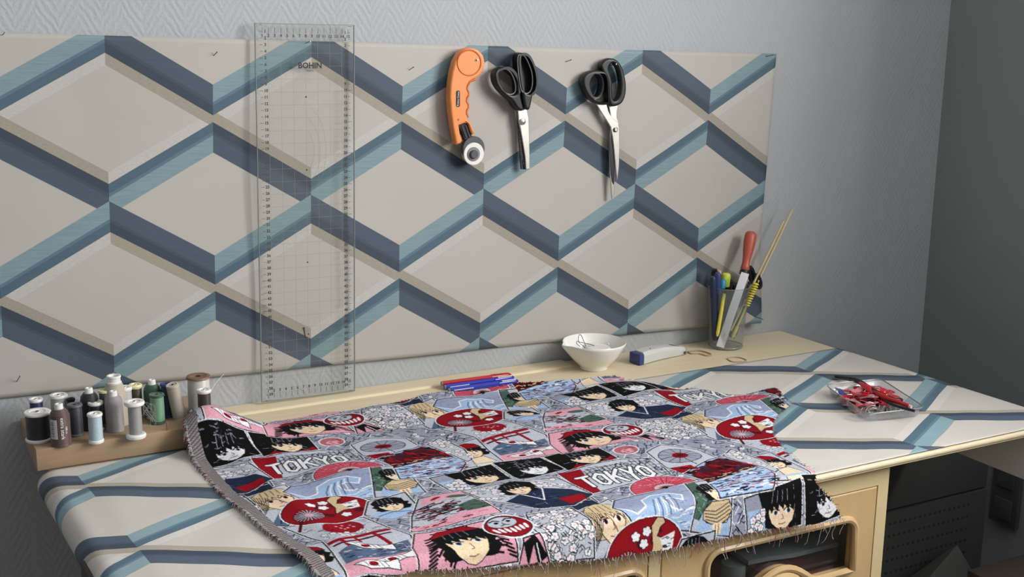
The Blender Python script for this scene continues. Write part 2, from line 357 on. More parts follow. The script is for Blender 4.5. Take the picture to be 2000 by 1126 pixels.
for i, (dx0, dx1, gx0, gx1, cx) in enumerate(doors):
    zb0 = zg0; out = [(dx0, .09), (dx1, .09), (dx1, zTop), (dx0, zTop)]
    hole = arch_opening(gx0, gx1, zb0, zg1, cx, bz - zg0)

    me = cprism([out, hole], .018, .0025)
    d = MB().mesh(me, WALLM(cy - .0095)).build('door', 'cabinet_wood', cab, auto=30)
    mb = MB()                                                         # moulding round the glass and the ring below it
    mb.tube([(x, cy - .019, z) for x, z in hole], .0055, 8, True)
    ring = [(cx + .046*math.cos(t*PI/16), cy - .019, zb0 - .026 + .046*math.sin(t*PI/16)) for t in range(32)]
    mb.tube(ring, .007, 8, True); mb.tube([(cx + (p[0]-cx)*.74, p[1], zb0 - .026 + (p[2]-zb0+.026)*.74) for p in ring], .004, 8, True)
    mb.build('moulding', 'cabinet_wood', d)
    mb = MB(); mb.lathe([(0, 0), (.03, 0), (.03, .003), (0, .003)], 28, Matrix.Translation((cx, cy - .0185, zb0 - .026)) @ Matrix.Rotation(PI/2, 4, 'X')); mb.build('ring_inset', 'dark_wood', d)
    mb = MB(); mb.box(gx0 - .008, gx1 + .008, cy - .004, cy - .002, zb0 - .01, zg1 + .008); mb.build('pane', 'glass', d, smooth=False)
mb = MB(); fy = cy - .018
for x0, x1, z0, z1 in ((xo1 + .0016, cxR, 0, zt0), (.5466, xo1*0 + .5654, 0, zTop + .002), (.03, .2414, 0, zt0), (.2414, xo1 + .0016, zTop + .0016, zt0), (.2414, xo1 + .0016, .0, .0884)): mb.box(x0, x1, fy, cy - .0004, z0, z1)
mb.build('face_frame', 'pale_cabinet', cab, smooth=False)
# things kept in the cabinet, seen dimly through the glass of the right door
def cpx(x, y, Y): return W(x, y, 'y', Y)
p0 = cpx(1580, 1095, -.595); p1 = cpx(1640, 1080, -.595)
t = thing('storage_box', 'dark red storage box behind the right glass door', 'box', ((p0.x+p1.x)/2 - .05, -.53, .478))
pbx = min(p1.x - .012, cxR - .035)
b = MB(); b.box(p0.x - .10, pbx, -.598, -.46, .4785, p1.z + .005); b.build('box_body', 'box_red', t, bevel=.003)
b = MB(); b.box(p0.x - .103, pbx + .003, -.601, -.457, p1.z - .012, p1.z + .0085); b.build('lid', 'wine_cloth', t, bevel=.002)
q0 = cpx(1400, 1100, -.54)
b = MB(); L = [cpx(x, y, -.57) for x, y in ((1440, 1090), (1480, 1082), (1530, 1078), (1575, 1082), (1602, 1062), (1614, 1064))]; vs = []
zq = p1.z + .0125
for P in L: vs += [(P.x, -.595, max(P.z, zq)), (P.x, -.47, max(P.z, zq) + .004), (P.x, -.47, max(P.z, zq) + .010), (P.x, -.595, max(P.z, zq) + .007)]
n = len(L); b.add(vs, [(4*i + k, 4*i + (k+1) % 4, 4*i + 4 + (k+1) % 4, 4*i + 4 + k) for i in range(n-1) for k in range(4)] + [(0, 1, 2, 3), tuple(4*n - 4 + k for k in range(4))[::-1]])
tag(b.build('folded_cloth', 'grey_cloth'), 'crumpled grey cloth lying on the dark red box inside the cabinet', 'cloth')
q0 = cpx(1432, 1112, -.575); q1 = cpx(1480, 1100, -.575)
b = MB(); b.tube([(q0.x, -.575, .4790), (q0.x, -.575, q0.z + .012)], .018, 20)
tag(b.build('yarn_roll', 'grey_cloth'), 'grey roll standing at the left of the red box inside the cabinet', 'roll')
# ---------------------------------------------------------------- dark corner below the table's right end
PY_ = -.40; X0, X1 = .985, W(1932, 930, 'y', PY_).x; Z1 = .5*(W(1732, 1000, 'y', PY_).z + W(1925, 951, 'y', PY_).z); b = MB()
t = thing('perforated_cabinet', 'dark metal cabinet with perforated lower panel under the right end of the table', 'metal cabinet', ((X0+X1)/2, -.38, 0))
b.box(X0, X1, PY_, -.35, .08, Z1 - .003)
for j in range(9):
    for i in range(max(2, int((X1 - X0 - .235)/.0125))):
        x, z = X0 + .20 + .0125*i, Z1 - .028 - .024*j; b.box(x, x + .005, PY_ - .0004, PY_ + .001, z, z + .005, mi=1)
b.build('lower_panel', ['dark_panel', 'interior_dark'], t, smooth=False)
b = MB(); b.box(X0, X1, PY_ + .003, -.35, Z1, .665); b.build('upper_panel', 'dark_panel', t, bevel=.003)
for x in (X0 + .05, X1 - .08): MB().box(x, x + .03, -.39, -.34, 0, .0805).build('foot', 'dark_panel', t)
a = W(1962, 962, 'x', XR - .012)
t = thing('wall_socket', 'dim double socket on the right wall below the table end', 'socket', (XR, a.y, a.z))
MB().box(XR - .012, XR - .0005, a.y - .035, a.y + .035, a.z - .07, a.z + .07).build('plate', 'bag_grey', t, bevel=.003)
for s in (-1, 1): MB().box(XR - .016, XR - .012, a.y - .022, a.y + .022, a.z + s*.034 - .022, a.z + s*.034 + .022).build('outlet', 'bag_grey', t, bevel=.002)
a = W(1870, 1062, 'y', -.45); g0 = W(1800, 1126, 'y', -.45); g1 = W(1895, 1126, 'y', -.45); kx0 = (g0.x - a.x)/(a.z - g0.z); kx1 = (g1.x - a.x)/(a.z - g1.z)
xb0 = a.x + kx0*.115; xb1 = a.x + kx1*.115; zb_ = a.z - .115
b = MB(); b.add([(a.x, -.450, a.z), (a.x + .01, -.436, a.z - .01), (xb0, -.482, zb_), (xb1, -.482, zb_), (xb1, -.41, zb_), (xb0, -.41, zb_), (xb0, -.482, 0), (xb1, -.482, 0), (xb1, -.41, 0), (xb0, -.41, 0)], [(0, 2, 3), (0, 3, 1), (1, 3, 4), (1, 4, 5), (0, 1, 5, 2), (2, 6, 7, 3), (3, 7, 8, 4), (4, 8, 9, 5), (5, 9, 6, 2), (6, 9, 8, 7)])
tag(b.build('paper_bag', 'bag_grey', bevel=.004), 'grey peaked paper bag standing in the dark under the table end', 'bag')
a0 = W(1885, 1110, 'y', -.46); a1 = W(2000, 1083, 'y', -.46)
zc = (a0.z + a1.z)/2
t2 = thing('stool', 'brown wooden stool rail low at the right edge of the picture', 'stool', (a1.x + .05, -.55, 0))
zc = W(1960, 1092, 'y', -.52).z
MB().box(W(1890, 1108, 'y', -.52).x, 1.70, -.60, -.52, zc - .03, zc).build('seat', 'stool_brown', t2, bevel=.003)
for x in (1.36, 1.66): MB().box(x, x + .03, -.585, -.535, 0, zc - .03).build('leg', 'dark_wood', t2)
# ================================================================ things hanging on the wall
def pin(x, y, label, ang=(.002, -.010, .007), y0=-.003, name='pin', r=.0006):
    p = W(x, y, 'y', y0 - .002); q = p + Vector(ang); base = Vector((p.x, .004, p.z - (.004)*0))
    t = thing(name, label, 'pin', p, 'pins holding the wallpaper')
    MB().tube([base, p, q], r, 8).build('shank', 'dark_steel', t)
    MB().lathe([(0, 0), (r*1.9, .0001), (r*1.9, .0008), (0, .001)], 10, Matrix.Translation(q) @ Vector(ang).to_track_quat('Z', 'Y').to_matrix().to_4x4()).build('head', 'dark_steel', t)
pin(415, 111, 'small steel pin at the top of the wallpaper left of the clear ruler', (.004, -.010, .007))
pin(5, 68, 'small steel pin at the far left top edge of the wallpaper', (.002, -.008, .003))
pin(799, 137, 'small steel pin in the cream diamond between the clear ruler and the orange cutter', (.004, -.008, .005))
pin(1104, 121, 'small steel pin near the top edge between the two pairs of scissors', (.006, -.009, .004))
pin(1497, 110, 'small steel pin in the top right corner of the wallpaper', (.008, -.010, .003))
pin(33, 744, 'steel pin low on the wallpaper above the wooden spool block', (.003, -.012, .010))
pin(1468, 616, 'steel pin at the bottom right corner of the wallpaper behind the pen cup', (.012, -.020, -.004), y0=-.012)
pin(600, 684, 'thin bent steel pin behind the lower part of the clear ruler', (-.006, -.004, .040), r=.0009)
# ---- orange rotary cutter
k2 = .2931; o2 = (840, 70)
def c2(pts, y): return wl(pts, y, o2, k2)
yc = -.016
cut = thing('rotary_cutter', 'orange handled rotary cutter with round white blade cover hanging at the left of the scissors', 'rotary cutter', W(840 + 262*k2, 70 + 172*k2, 'y', yc))
HO = [(262,75),(310,88),(345,125),(356,175),(345,225),(320,262),(280,285),(256,300),(240,325),(236,345),(247,370),(248,388),(236,408),(233,430),(246,452),(246,472),(234,492),(234,512),(246,528),(240,552),(262,572),(276,610),(292,640),(272,652),(255,612),(246,578),(220,575),(184,588),(190,640),(206,690),(196,708),(166,718),(156,672),(142,600),(128,500),(121,400),(126,310),(138,235),(158,160),(190,105),(225,82)]
me = cprism([c2(HO, yc)], .018, .0035, 4); MB().mesh(me, WALLM(-.014)).build('handle', 'orange_plastic', cut, auto=60)
RIM = [(262 + 78*math.cos(t*PI/18), 175 + 84*math.sin(t*PI/18)) for t in range(36)]
ri = c2(RIM, -.023); MB().tube([(x, -.0228, z) for x, z in ri], .0014, 8, True).build('ring_groove', 'dark_orange', cut)
rp = c2([(300,285),(262,300),(247,330),(243,348),(255,372),(254,392),(243,412),(241,432),(253,455),(252,474),(242,494),(242,514),(250,536)], -.02)
MB().tube([(x, -.0215, z) for x, z in rp], .0022, 8).build('finger_grip', 'dark_orange', cut)
LB2 = [(188 + 12*math.cos(t*PI/12), (372 if math.sin(t*PI/12) < 0 else 456) + 13*math.sin(t*PI/12)) for t in range(24)]
me = cprism([c2(LB2, -.023)], .0012, .0003); lab = MB().mesh(me, WALLM(-.0234)).build('label', 'ink_black', cut)
p = W(840 + 188*k2, 70 + 414*k2, 'y', -.024); me = text_mesh('Rotary Cutter', .0043); 
MB().mesh(me, Matrix.Translation((p.x, -.0243, p.z)) @ Matrix.Rotation(PI/2, 4, 'X') @ Matrix.Rotation(PI/2 - .05, 4, 'Z')).build('lettering', 'ink_white', lab, smooth=False)
hp = W(840 + 192*k2, 70 + 552*k2, 'y', -.0235); MB().lathe([(0, 0), (.0016, 0), (.0016, .001), (0, .001)], 12, Matrix.Translation((hp.x, -.0228, hp.z)) @ Matrix.Rotation(PI/2, 4, 'X')).build('rivet', 'dark_orange', cut)
me = cprism([c2([(186,590),(220,577),(252,578),(262,620),(280,668),(228,690),(212,640)], -.016)], .009, .001); MB().mesh(me, WALLM(-.0135)).build('blade_carrier', 'black_plastic', cut)
mb = MB()
for q in (0, 1):
    l = c2([(212 + 26*q, 590), (244 + 22*q, 672)], -.019); mb.tube([(l[0][0], -.0185, l[0][1]), (l[1][0], -.0185, l[1][1])], .0016, 6)
mb.build('carrier_rib', 'charcoal_plastic', cut)
def disc(name, mat, px, py, rad, y, th, par, bev=.0008, rin=None):
    q = W(840 + px*k2, 70 + py*k2, 'y', y)
    pr = [(rin or 0, 0), (rad - bev, 0), (rad, bev), (rad, th), (rin or 0, th)] if True else None
    return MB().lathe([(rin or 0, 0), (rad, 0), (rad, th - bev), (rad - bev, th), (rin or 0, th)], 40, Matrix.Translation((q.x, y, q.z)) @ Matrix.Rotation(PI/2, 4, 'X'), cap=rin is None).build(name, mat, par, auto=35)
disc('blade_guard', 'charcoal_plastic', 279, 742, .0208, -.0105, .0085, cut)
disc('blade', 'steel', 284, 762, .0212, -.0092, .0009, cut)
gd = disc('blade_cover', 'white_plastic', 290, 780, .0192, -.0188, .0022, cut)
disc('cover_ring', 'mid_grey', 290, 782, .0122, -.0208, .0014, gd); disc('nut', 'charcoal_plastic', 291, 783, .0074, -.0220, .0045, gd, .0012)
# ---- scissors
def ring_handle(name, outer, inner, yback, depth, mat, par, rim=None):
    me = cprism([smooth_loop([(x, z, 0) for x, z in c2(outer, yback - depth/2)], 4), smooth_loop([(x, z, 0) for x, z in c2(inner, yback - depth/2)], 4)], depth, min(.004, depth*.3), 4)
    h = MB().mesh(me, WALLM(yback - depth/2)).build(name, mat, par, auto=60)
    if rim:
        l = smooth_loop([(x, z, 0) for x, z in c2(inner, yback - depth)], 4)
        MB().tube([(q.x, yback - depth + .0012, q.y) for q in l], .0012, 6, True).build('handle_rim', rim, h)
    return h
def blade(name, pts, y, th, par, mat='steel', bev=.0006):
    me = cprism([c2(pts, y)], th, bev); return MB().mesh(me, WALLM(y)).build(name, mat, par, auto=25)
s1 = thing('pinking_shears', 'black handled scissors with grey rims and short blunt blades hanging beside the orange cutter', 'scissors', W(840 + 615*k2, 70 + 565*k2, 'y', -.012))
ring_handle('handle_loop', [(600,108),(640,122),(672,172),(694,240),(700,310),(688,362),(664,392),(655,440),(640,484),(612,472),(598,400),(590,330),(578,250),(570,160),(578,118)], [(606,122),(634,136),(660,184),(680,244),(684,310),(672,360),(646,380),(616,366),(604,330),(592,250),(586,170),(590,132)], -.004, .024, 'black_plastic', s1, 'grey_rim')
ring_handle('handle_loop', [(455,208),(485,202),(525,212),(560,250),(580,300),(584,360),(592,420),(606,480),(584,492),(556,470),(530,430),(490,395),(448,352),(424,310),(416,262),(428,226)], [(470,222),(505,216),(540,242),(562,288),(572,335),(566,372),(540,386),(510,378),(478,348),(454,305),(446,262),(452,236)], -.004, .022, 'black_plastic', s1, 'grey_rim')
MB().mesh(cprism([smooth_loop([(x, z, 0) for x, z in c2([(600,125),(632,136),(662,186),(682,246),(686,312),(672,362),(646,382),(614,368),(598,330),(588,250),(584,170)], -.006)], 3)], .003, .0005), WALLM(-.006)).build('loop_lining', 'black_plastic', s1)
blade('blade_back', [(578,485),(604,482),(604,560),(606,640),(616,720),(632,800),(636,884),(606,882),(598,800),(590,700),(583,600)], -.0085, .004, s1, 'dark_steel')
blade('blade_front', [(582,488),(612,478),(640,486),(654,540),(658,640),(661,760),(663,880),(636,885),(630,800),(614,700),(600,620),(588,560)], -.0135, .004, s1, bev=.0012)
mb = MB()
for i in range(22):
    a = i/21; x = 594 + 14*a + 22*a*a; y = 610 + 265*a; q = W(840 + (x+1)*k2, 70 + y*k2, 'y', -.0115); mb.box(q.x - .0012, q.x + .0008, -.0130, -.0105, q.z - .0008, q.z + .0008)
mb.build('pinked_teeth', 'dark_steel', s1, smooth=False)
q = W(840 + 616*k2, 70 + 566*k2, 'y', -.016); MB().lathe([(0, 0), (.0060, 0), (.0058, .0016), (.0040, .0030), (0, .0036)], 24, Matrix.Translation((q.x, -.0155, q.z)) @ Matrix.Rotation(PI/2, 4, 'X')).build('pivot_screw', 'steel', s1)
s2 = thing('tailor_shears', 'black handled tailor scissors with long bent steel blades hanging rightmost on the wall', 'scissors', W(840 + 1230*k2, 70 + 620*k2, 'y', -.012))
ring_handle('handle_loop', [(1150,158),(1185,145),(1228,155),(1262,195),(1282,255),(1293,320),(1288,390),(1264,442),(1218,464),(1186,452),(1172,400),(1170,340),(1160,280),(1134,230),(1124,190)], [(1190,186),(1215,182),(1240,222),(1254,290),(1254,350),(1244,400),(1222,424),(1204,410),(1200,350),(1200,300),(1188,250),(1178,214)], -.005, .015, 'black_plastic', s2)
ring_handle('handle_loop', [(1008,268),(1050,234),(1105,225),(1158,238),(1176,290),(1180,360),(1180,442),(1140,452),(1090,442),(1046,410),(1016,360),(1002,312)], [(1072,272),(1098,254),(1120,280),(1126,330),(1110,384),(1082,394),(1060,352),(1056,306)], -.004, .018, 'black_plastic', s2)
blade('blade_back', [(1188,455),(1248,452),(1240,500),(1240,540),(1256,580),(1234,640),(1214,690),(1226,780),(1227,880),(1225,980),(1222,1082),(1208,1080),(1196,900),(1190,760),(1198,640),(1206,560)], -.0085, .003, s2, 'steel', .0008)
blade('blade_front', [(1102,444),(1170,446),(1186,500),(1212,545),(1250,570),(1258,620),(1259,740),(1256,860),(1243,972),(1232,880),(1222,760),(1210,660),(1198,600),(1160,540),(1128,490)], -.0125, .0035, s2, bev=.0012)
blade('hollow_grind', [(1197,660),(1212,690),(1226,780),(1227,880),(1224,985),(1212,960),(1200,860),(1194,760)], -.0108, .0012, s2, 'dark_steel', .0003)
q = W(840 + 1232*k2, 70 + 620*k2, 'y', -.014); sc2 = MB().lathe([(0, 0), (.0046, 0), (.0046, .0014), (.0034, .0022), (0, .0022)], 24, Matrix.Translation((q.x, -.0143, q.z)) @ Matrix.Rotation(PI/2, 4, 'X')).build('pivot_screw', 'dark_steel', s2)
MB().lathe([(0, 0), (.0026, 0), (.0026, .001), (0, .001)], 16, Matrix.Translation((q.x, -.0163, q.z)) @ Matrix.Rotation(PI/2, 4, 'X')).build('screw_head', 'steel', sc2)
for x, y, lb, an in ((262, 172, 'steel pin through the ring of the orange cutter', (.002, -.026, .004)), (596, 128, 'steel pin holding up the scissors with grey rimmed handles', (.002, -.024, .002)), (1194, 196, 'steel pin holding up the long bladed tailor scissors', (.002, -.020, .003))):
    pin(840 + x*k2, 70 + y*k2, lb, an, r=.0009)
for t in (cut, s1, s2): t.location += Vector((-.0034, -.006, -.0006))
# ---- clear ruler
ry = -.0165
RC = [W(499, 47, 'y', ry), W(690, 52, 'y', ry), W(690, 764, 'y', ry), W(514, 779, 'y', ry)]
orx = (RC[0] + RC[3])/2; ctr = (RC[0] + RC[1] + RC[2] + RC[3])/4
rul = thing('quilting_ruler', 'clear acrylic quilting ruler with black centimetre scales hanging on the wallpaper', 'ruler', (ctr.x, ry, ctr.z))
dv = (RC[0] + RC[1])/2 - (RC[2] + RC[3])/2; ang = math.atan2(-dv.x, dv.z)
RW, RH = .1615, .604
RM = Matrix.Translation((ctr.x, ry, ctr.z)) @ Matrix.Rotation(PI/2, 4, 'X') @ Matrix.Rotation(-(-ang), 4, 'Z')
hole = [(.004 + .0035*math.cos(t*PI/8), RH/2 - .032 + .0035*math.sin(t*PI/8)) for t in range(16)]
me = cprism([[(-RW/2, -RH/2), (RW/2, -RH/2), (RW/2, RH/2), (-RW/2, RH/2)], hole], .0028, .0003, 1)
MB().mesh(me, RM).build('blade_plate', 'clear_acrylic', rul, smooth=False)
mb = MB()
for x0, x1, y0, y1 in ((-RW/2 - .0004, -RW/2 + .0007, -RH/2, RH/2), (RW/2 - .0007, RW/2 + .0004, -RH/2, RH/2), (-RW/2, RW/2, -RH/2 - .0004, -RH/2 + .0006), (-RW/2, RW/2, RH/2 - .0006, RH/2 + .0004)): mb.box(x0, x1, y0, y1, -.0016, .0016, RM)
mb.build('plate_edge', 'acrylic_edge', rul, smooth=False)
mb = MB(); zf = .0016
for i in range(0, 61):
    y = -RH/2 + .002 + .01*i
    for sx in (-1, 1):
        xe = sx*(RW/2 - .011); l = .006 if i % 5 == 0 else .0042
        mb.box(min(xe, xe + sx*l), max(xe, xe + sx*l), y - .00028, y + .00028, zf, zf + .0001, RM)
for i in range(1, 16):
    x = -RW/2 + .0007 + .01*i
    for sy in (-1, 1): mb.box(x - .00028, x + .00028, sy*(RH/2 - .010) - .004, sy*(RH/2 - .010) + .004, zf, zf + .0001, RM)
mb.build('scale_marks', 'ink_black', rul, smooth=False)
mb = MB()
for i in range(1, 60):
    y = -RH/2 + .002 + .01*i; me = text_mesh(str(60 - i), .0064, bold=.00025)
    for sx in (-1, 1): mb.mesh(me, RM @ Matrix.Translation((sx*(RW/2 - .0155), y, zf)))
for i in range(1, 16):
    me = text_mesh(str(i), .0064, bold=.00022)
    for sy in (-1, 1): mb.mesh(me, RM @ Matrix.Translation((-RW/2 + .0007 + .01*i, sy*(RH/2 - .018), zf)))
mb.build('numerals', 'ink_grey', rul, smooth=False)
mb = MB()
for i in range(1, 8): x = -RW/2 + .02*i; mb.box(x - .00014, x + .00014, -RH/2 + .012, RH/2 - .012, zf, zf + .00006, RM)
for i in range(1, 30): y = -RH/2 + .02*i; mb.box(-RW/2 + .02, RW/2 - .02, y - .00014, y + .00014, zf, zf + .00006, RM)
for py in (-.075, .075, .19, -.195): mb.lathe([(0, 0), (.0014, 0), (0, .0001)], 10, RM @ Matrix.Translation((-.0007, py, zf)), mi=1)
for rr in (.018, .028, .038):
    mb.tube([RM @ Vector((-.006 + rr*math.cos(t*PI/16), .105 + rr*1.9*math.sin(t*PI/16), zf)) for t in range(-6, 7)], .00018, 4)
mb.build('grid_lines', ['mid_grey', 'ink_black'], rul, smooth=False)
mb = MB(); mb.mesh(text_mesh('BOHIN', .0125, bold=.00035), RM @ Matrix.Translation((.0065, RH/2 - .0635, zf))); mb.mesh(text_mesh('FRANCE', .0034), RM @ Matrix.Translation((.0065, RH/2 - .0715, zf))); mb.build('lettering', 'ink_black', rul, smooth=False)
pin(598, 84, 'steel pin through the hanging hole of the clear ruler', (.001, -.014, .003))
# ================================================================ spools of thread on the wooden block
zb = W(80, 877, 'y', -.160).z
BX1 = .118
b = MB(); b.box(-.1525, BX1, -.1600, -.006, TZ + .0022, zb)
tag(b.build('wooden_block', 'block_wood', bevel=.0012), 'flat wooden block carrying the thread spools at the left end of the table', 'wooden block')
def spool_parts(t, kind, h, r, th, cap='white_plastic', rc=None, base=None):
    """parts of one spool, standing on z = 0 of its own empty"""
    B = lambda prof, name, mat, n=30: MB().lathe(prof, n).build(name, mat, t, local=True, auto=35)
    rc = rc or r*1.12
    if kind == 'reel':                                    # two flanges, thread between
        c = h*.11
        B([(0, 0), (rc*.96, 0), (rc, c*.3), (rc, c*.7), (rc*.9, c), (0, c)], 'base_flange', cap)
        B([(0, c), (r, c), (r*1.01, h*.5), (r, h - c), (0, h - c)], 'thread', th)
        f = B([(r*.15, h - c), (rc*.9, h - c), (rc, h - c*.7), (rc, h - c*.25), (rc*.93, h), (rc*.62, h), (rc*.55, h - c*.25), (rc*.2, h - c*.25), (rc*.16, h), (0, h)], 'top_flange', cap)
        B([(0, h - .0002), (rc*.13, h - .0002), (rc*.13, h + .0003), (0, h + .0003)], 'core_hole', 'interior_dark', 14)
    elif kind == 'cone':                                  # tapered tube with a nub on top
        B([(0, 0), (r*1.02, 0), (r*1.04, .002), (r*1.0, .004), (0, .004)], 'base_flange', base or th)
        B([(0, .004), (r, .004), (r*.99, h*.70), (r*.90, h*.80), (r*.62, h*.88), (0, h*.88)], 'thread', th)
        f = B([(0, h*.87), (r*.45, h*.87), (r*.42, h*.985), (r*.36, h), (r*.24, h), (r*.2, h*.96), (0, h*.96)], 'tube_top', cap)
    elif kind == 'bigcone':
        B([(0, 0), (r*1.03, 0), (r*1.03, .003), (0, .003)], 'base_flange', base or th)
        B([(0, .003), (r, .003), (r, h*.52), (r*.93, h*.64), (r*.62, h*.84), (0, h*.86)], 'thread', th)
        f = B([(0, h*.84), (r*.56, h*.84), (r*.58, h*.87), (r*.5, h*.88), (r*.5, h*.96), (r*.56, h*.97), (r*.54, h), (r*.42, h), (r*.4, h*.93), (0, h*.93)], 'tube_top', cap)
    elif kind == 'tube':                                  # straight tube, thin caps
        B([(0, 0), (rc, 0), (rc, .002), (r*.9, .004), (0, .004)], 'base_flange', cap)
        B([(0, .004), (r, .004), (r*1.01, h*.5), (r*.97, h - .004), (0, h - .004)], 'thread', th)
        f = B([(0, h - .004), (rc*.93, h - .004), (rc, h - .0032), (rc*.95, h - .0006), (rc*.7, h), (rc*.6, h - .001), (0, h - .001)], 'top_flange', cap)
        B([(0, h - .0012), (rc*.18, h - .0012), (rc*.18, h - .0004), (0, h - .0004)], 'core_hole', 'interior_dark', 14)
    return f
GRP = 'spools of sewing thread on the wooden block'
def spool(px, py, h, r, kind, th, label, cap='white_plastic', rc=None, lean=None, at=None, name='thread_spool'):
    P = W(px, py, 'z', zb + h) if at is None else W(at[0], at[1], 'z', zb)
    x, y = P.x, P.y
    if at: y += r*.95; x += r*.05
    y = min(y, -.007 - (rc or r*1.12))
    t = thing(name, label, 'thread spool', (x, y, zb + .0003), GRP, lean)
    spool_parts(t, kind, h, r, 'thread_' + th, cap, rc); return t
spool(79, 804, .043, .0165, 'reel', 'black', 'wide black thread reel with white flanges at the front left of the block', at=(79, 866))
t = spool(118, 791, .060, .0133, 'cone', 'brown', 'brown thread spool with a white barcode label standing at the block front', at=(122, 873), rot=None) if False else spool(118, 791, .060, .0133, 'cone', 'brown', 'brown thread spool with a white barcode label standing at the block front', at=(122, 873))
def wrap_patch(t, name, mat, a0, a1, z0, z1, r, par=None):
    mb = MB(); n = 10; vs = []
    for i in range(n + 1):
        a = a0 + (a1 - a0)*i/n
        for rr in (r, r + .0003):
            for z in (z0, z1): vs.append((rr*math.cos(a), rr*math.sin(a), z))
    fs = [(4*i + 2, 4*i + 6, 4*i + 7, 4*i + 3) for i in range(n)] + [(4*i, 4*i + 1, 4*i + 5, 4*i + 4) for i in range(n)] + [(4*i+1, 4*i+3, 4*i+7, 4*i+5) for i in range(n)] + [(4*i, 4*i+4, 4*i+6, 4*i+2) for i in range(n)] + [(0, 2, 3, 1), (4*n, 4*n+1, 4*n+3, 4*n+2)]
    mb.add(vs, fs); return mb.build(name, mat, par or t, local=True)
va = math.atan2(-1.75, -.25)
sl = wrap_patch(t, 'wrapper', 'thread_brown', va - 1.5, va + 1.5, .0045, .046, .01345)
lb = wrap_patch(t, 'barcode_label', 'label_grey', va - 1.12, va - .30, .012, .040, .0139)
mb = MB()
for i in range(15):
    z = .0145 + i*.0016; a0, a1 = va - 1.0, va - .62; w_ = (.0004, .0007, .0003, .0009)[i % 4]
    vs = []
    for k in range(4):
        a = a0 + (a1 - a0)*k/3; vs += [(.0144*math.cos(a), .0144*math.sin(a), z), (.0144*math.cos(a), .0144*math.sin(a), z + w_)]
    mb.add(vs, [(2*k, 2*k + 2, 2*k + 3, 2*k + 1) for k in range(3)])
mb.build('barcode', 'ink_black', lb, local=True, smooth=False)
mb = MB()
for txt, da, sz, z in (('extra stark', .22, .0072, .027), ('100 m', .62, .0042, .024)):
    me = text_mesh(txt, sz)
    for v in me.vertices:
        x, y = v.co.x, v.co.y; a = va + da + y/.0137; rr = .01385 + v.co.z; v.co = (rr*math.cos(a), rr*math.sin(a), z - x)
    mb.mesh(me)
mb.build('lettering', 'ink_white', sl, local=True, smooth=False)
spool(114, 770, .048, .0115, 'reel', 'greywhite', 'pale grey thread reel with a wide white cap behind the brown barcode spool')
spool(70, 778, .043, .0092, 'reel', 'navy', 'bright blue thread reel with white cap behind the wide black reel')
spool(138, 777, .044, .0055, 'tube', 'black', 'thin black spool half hidden behind the charcoal spool', cap='black_plastic')
spool(150, 788, .047, .0098, 'tube', 'charcoal', 'charcoal thread spool with a dark cap beside the brown barcode spool', cap='grey_rim', at=(151, 853))
spool(173, 757, .062, .0132, 'cone', 'black', 'tall black thread cone with a white nub behind the charcoal spool')
spool(186, 784, .044, .0098, 'reel', 'black', 'small black thread reel with white cap behind the pale blue reel')
spool(188, 806, .043, .0095, 'reel', 'lightblue', 'pale blue thread reel with white flanges at the block front', at=(190, 867))
spool(206, 760, .054, .0098, 'tube', 'greygreen', 'grey green thread spool with a cream cap', cap='cream_plastic')
spool(222, 733, .074, .0185, 'bigcone', 'beige', 'largest cone of beige thread with a white tube top at the back', )
spool(243, 755, .054, .0098, 'reel', 'greywhite', 'off white thread reel just right of the large beige cone')
spool(226, 763, .060, .0128, 'cone', 'mauve', 'tall grey mauve thread cone with white nub in front of the beige cone', at=(228, 845))
spool(264, 750, .052, .0088, 'reel', 'olive', 'dark olive thread reel with a cream yellow cap', cap='cream_plastic')
spool(266, 779, .054, .0092, 'reel', 'silver', 'shiny silver thread reel with wide white flanges and loose ends', rc=.0142, at=(268, 857))
spool(296, 741, .058, .0128, 'cone', 'darkgreen', 'dark green thread cone with white nub at the back')
spool(308, 767, .045, .0102, 'tube', 'mint', 'mint green thread spool with dark green ends', cap='thread_darkgreen', at=(311, 829))
spool(325, 748, .052, .0088, 'tube', 'darkblue', 'dark blue thread spool behind the leaning beige spool', cap='blue_plastic')
spool(348, 750, .057, .0098, 'tube', 'taupe', 'beige thread spool leaning to the left on the block', cap='thread_beige', rc=.0101, at=(354, 821), lean=(.05, -.17, 0))
t = spool(387, 733, .058, .0165, 'tube', 'satin', 'large white satin thread spool with a wooden top disc', cap='brown_wood', rc=.0185)
spool(398, 760, .048, .0096, 'reel', 'darkbrown', 'dark brown thread reel with white cap between the white spool and the fabric')
# loose ends of thread
q = W(268, 800, 'y', -.13); mb = MB(); base = W(285, 800, 'y', -.135)
for i in range(14):
    a = W(282 + rnd.uniform(-3, 4), 785 + rnd.uniform(-4, 30), 'y', -.15); c_ = W(292 + rnd.uniform(0, 12), 800 + rnd.uniform(-14, 34), 'y', -.147); d_ = W(284 + rnd.uniform(0, 22), 815 + rnd.uniform(-18, 26), 'y', -.146)
    for Q in (a, c_, d_): Q.z = max(Q.z, zb + .001)
    mb.tube(smooth_loop([a, c_, d_], 5, False), .00022, 4)
tag(mb.build('loose_thread', 'thread_silver'), 'tangle of loose silver thread beside the silver reel', 'thread', kind='stuff')
mb = MB(); mb.tube(smooth_loop([W(396, 790, 'y', -.13), W(408, 772, 'y', -.11), W(420, 750, 'y', -.09), W(437, 730, 'y', -.07)], 6, False), .0004, 5)
tag(mb.build('thread_end', 'thread_white'), 'single white thread end curving up beside the white satin spool', 'thread')
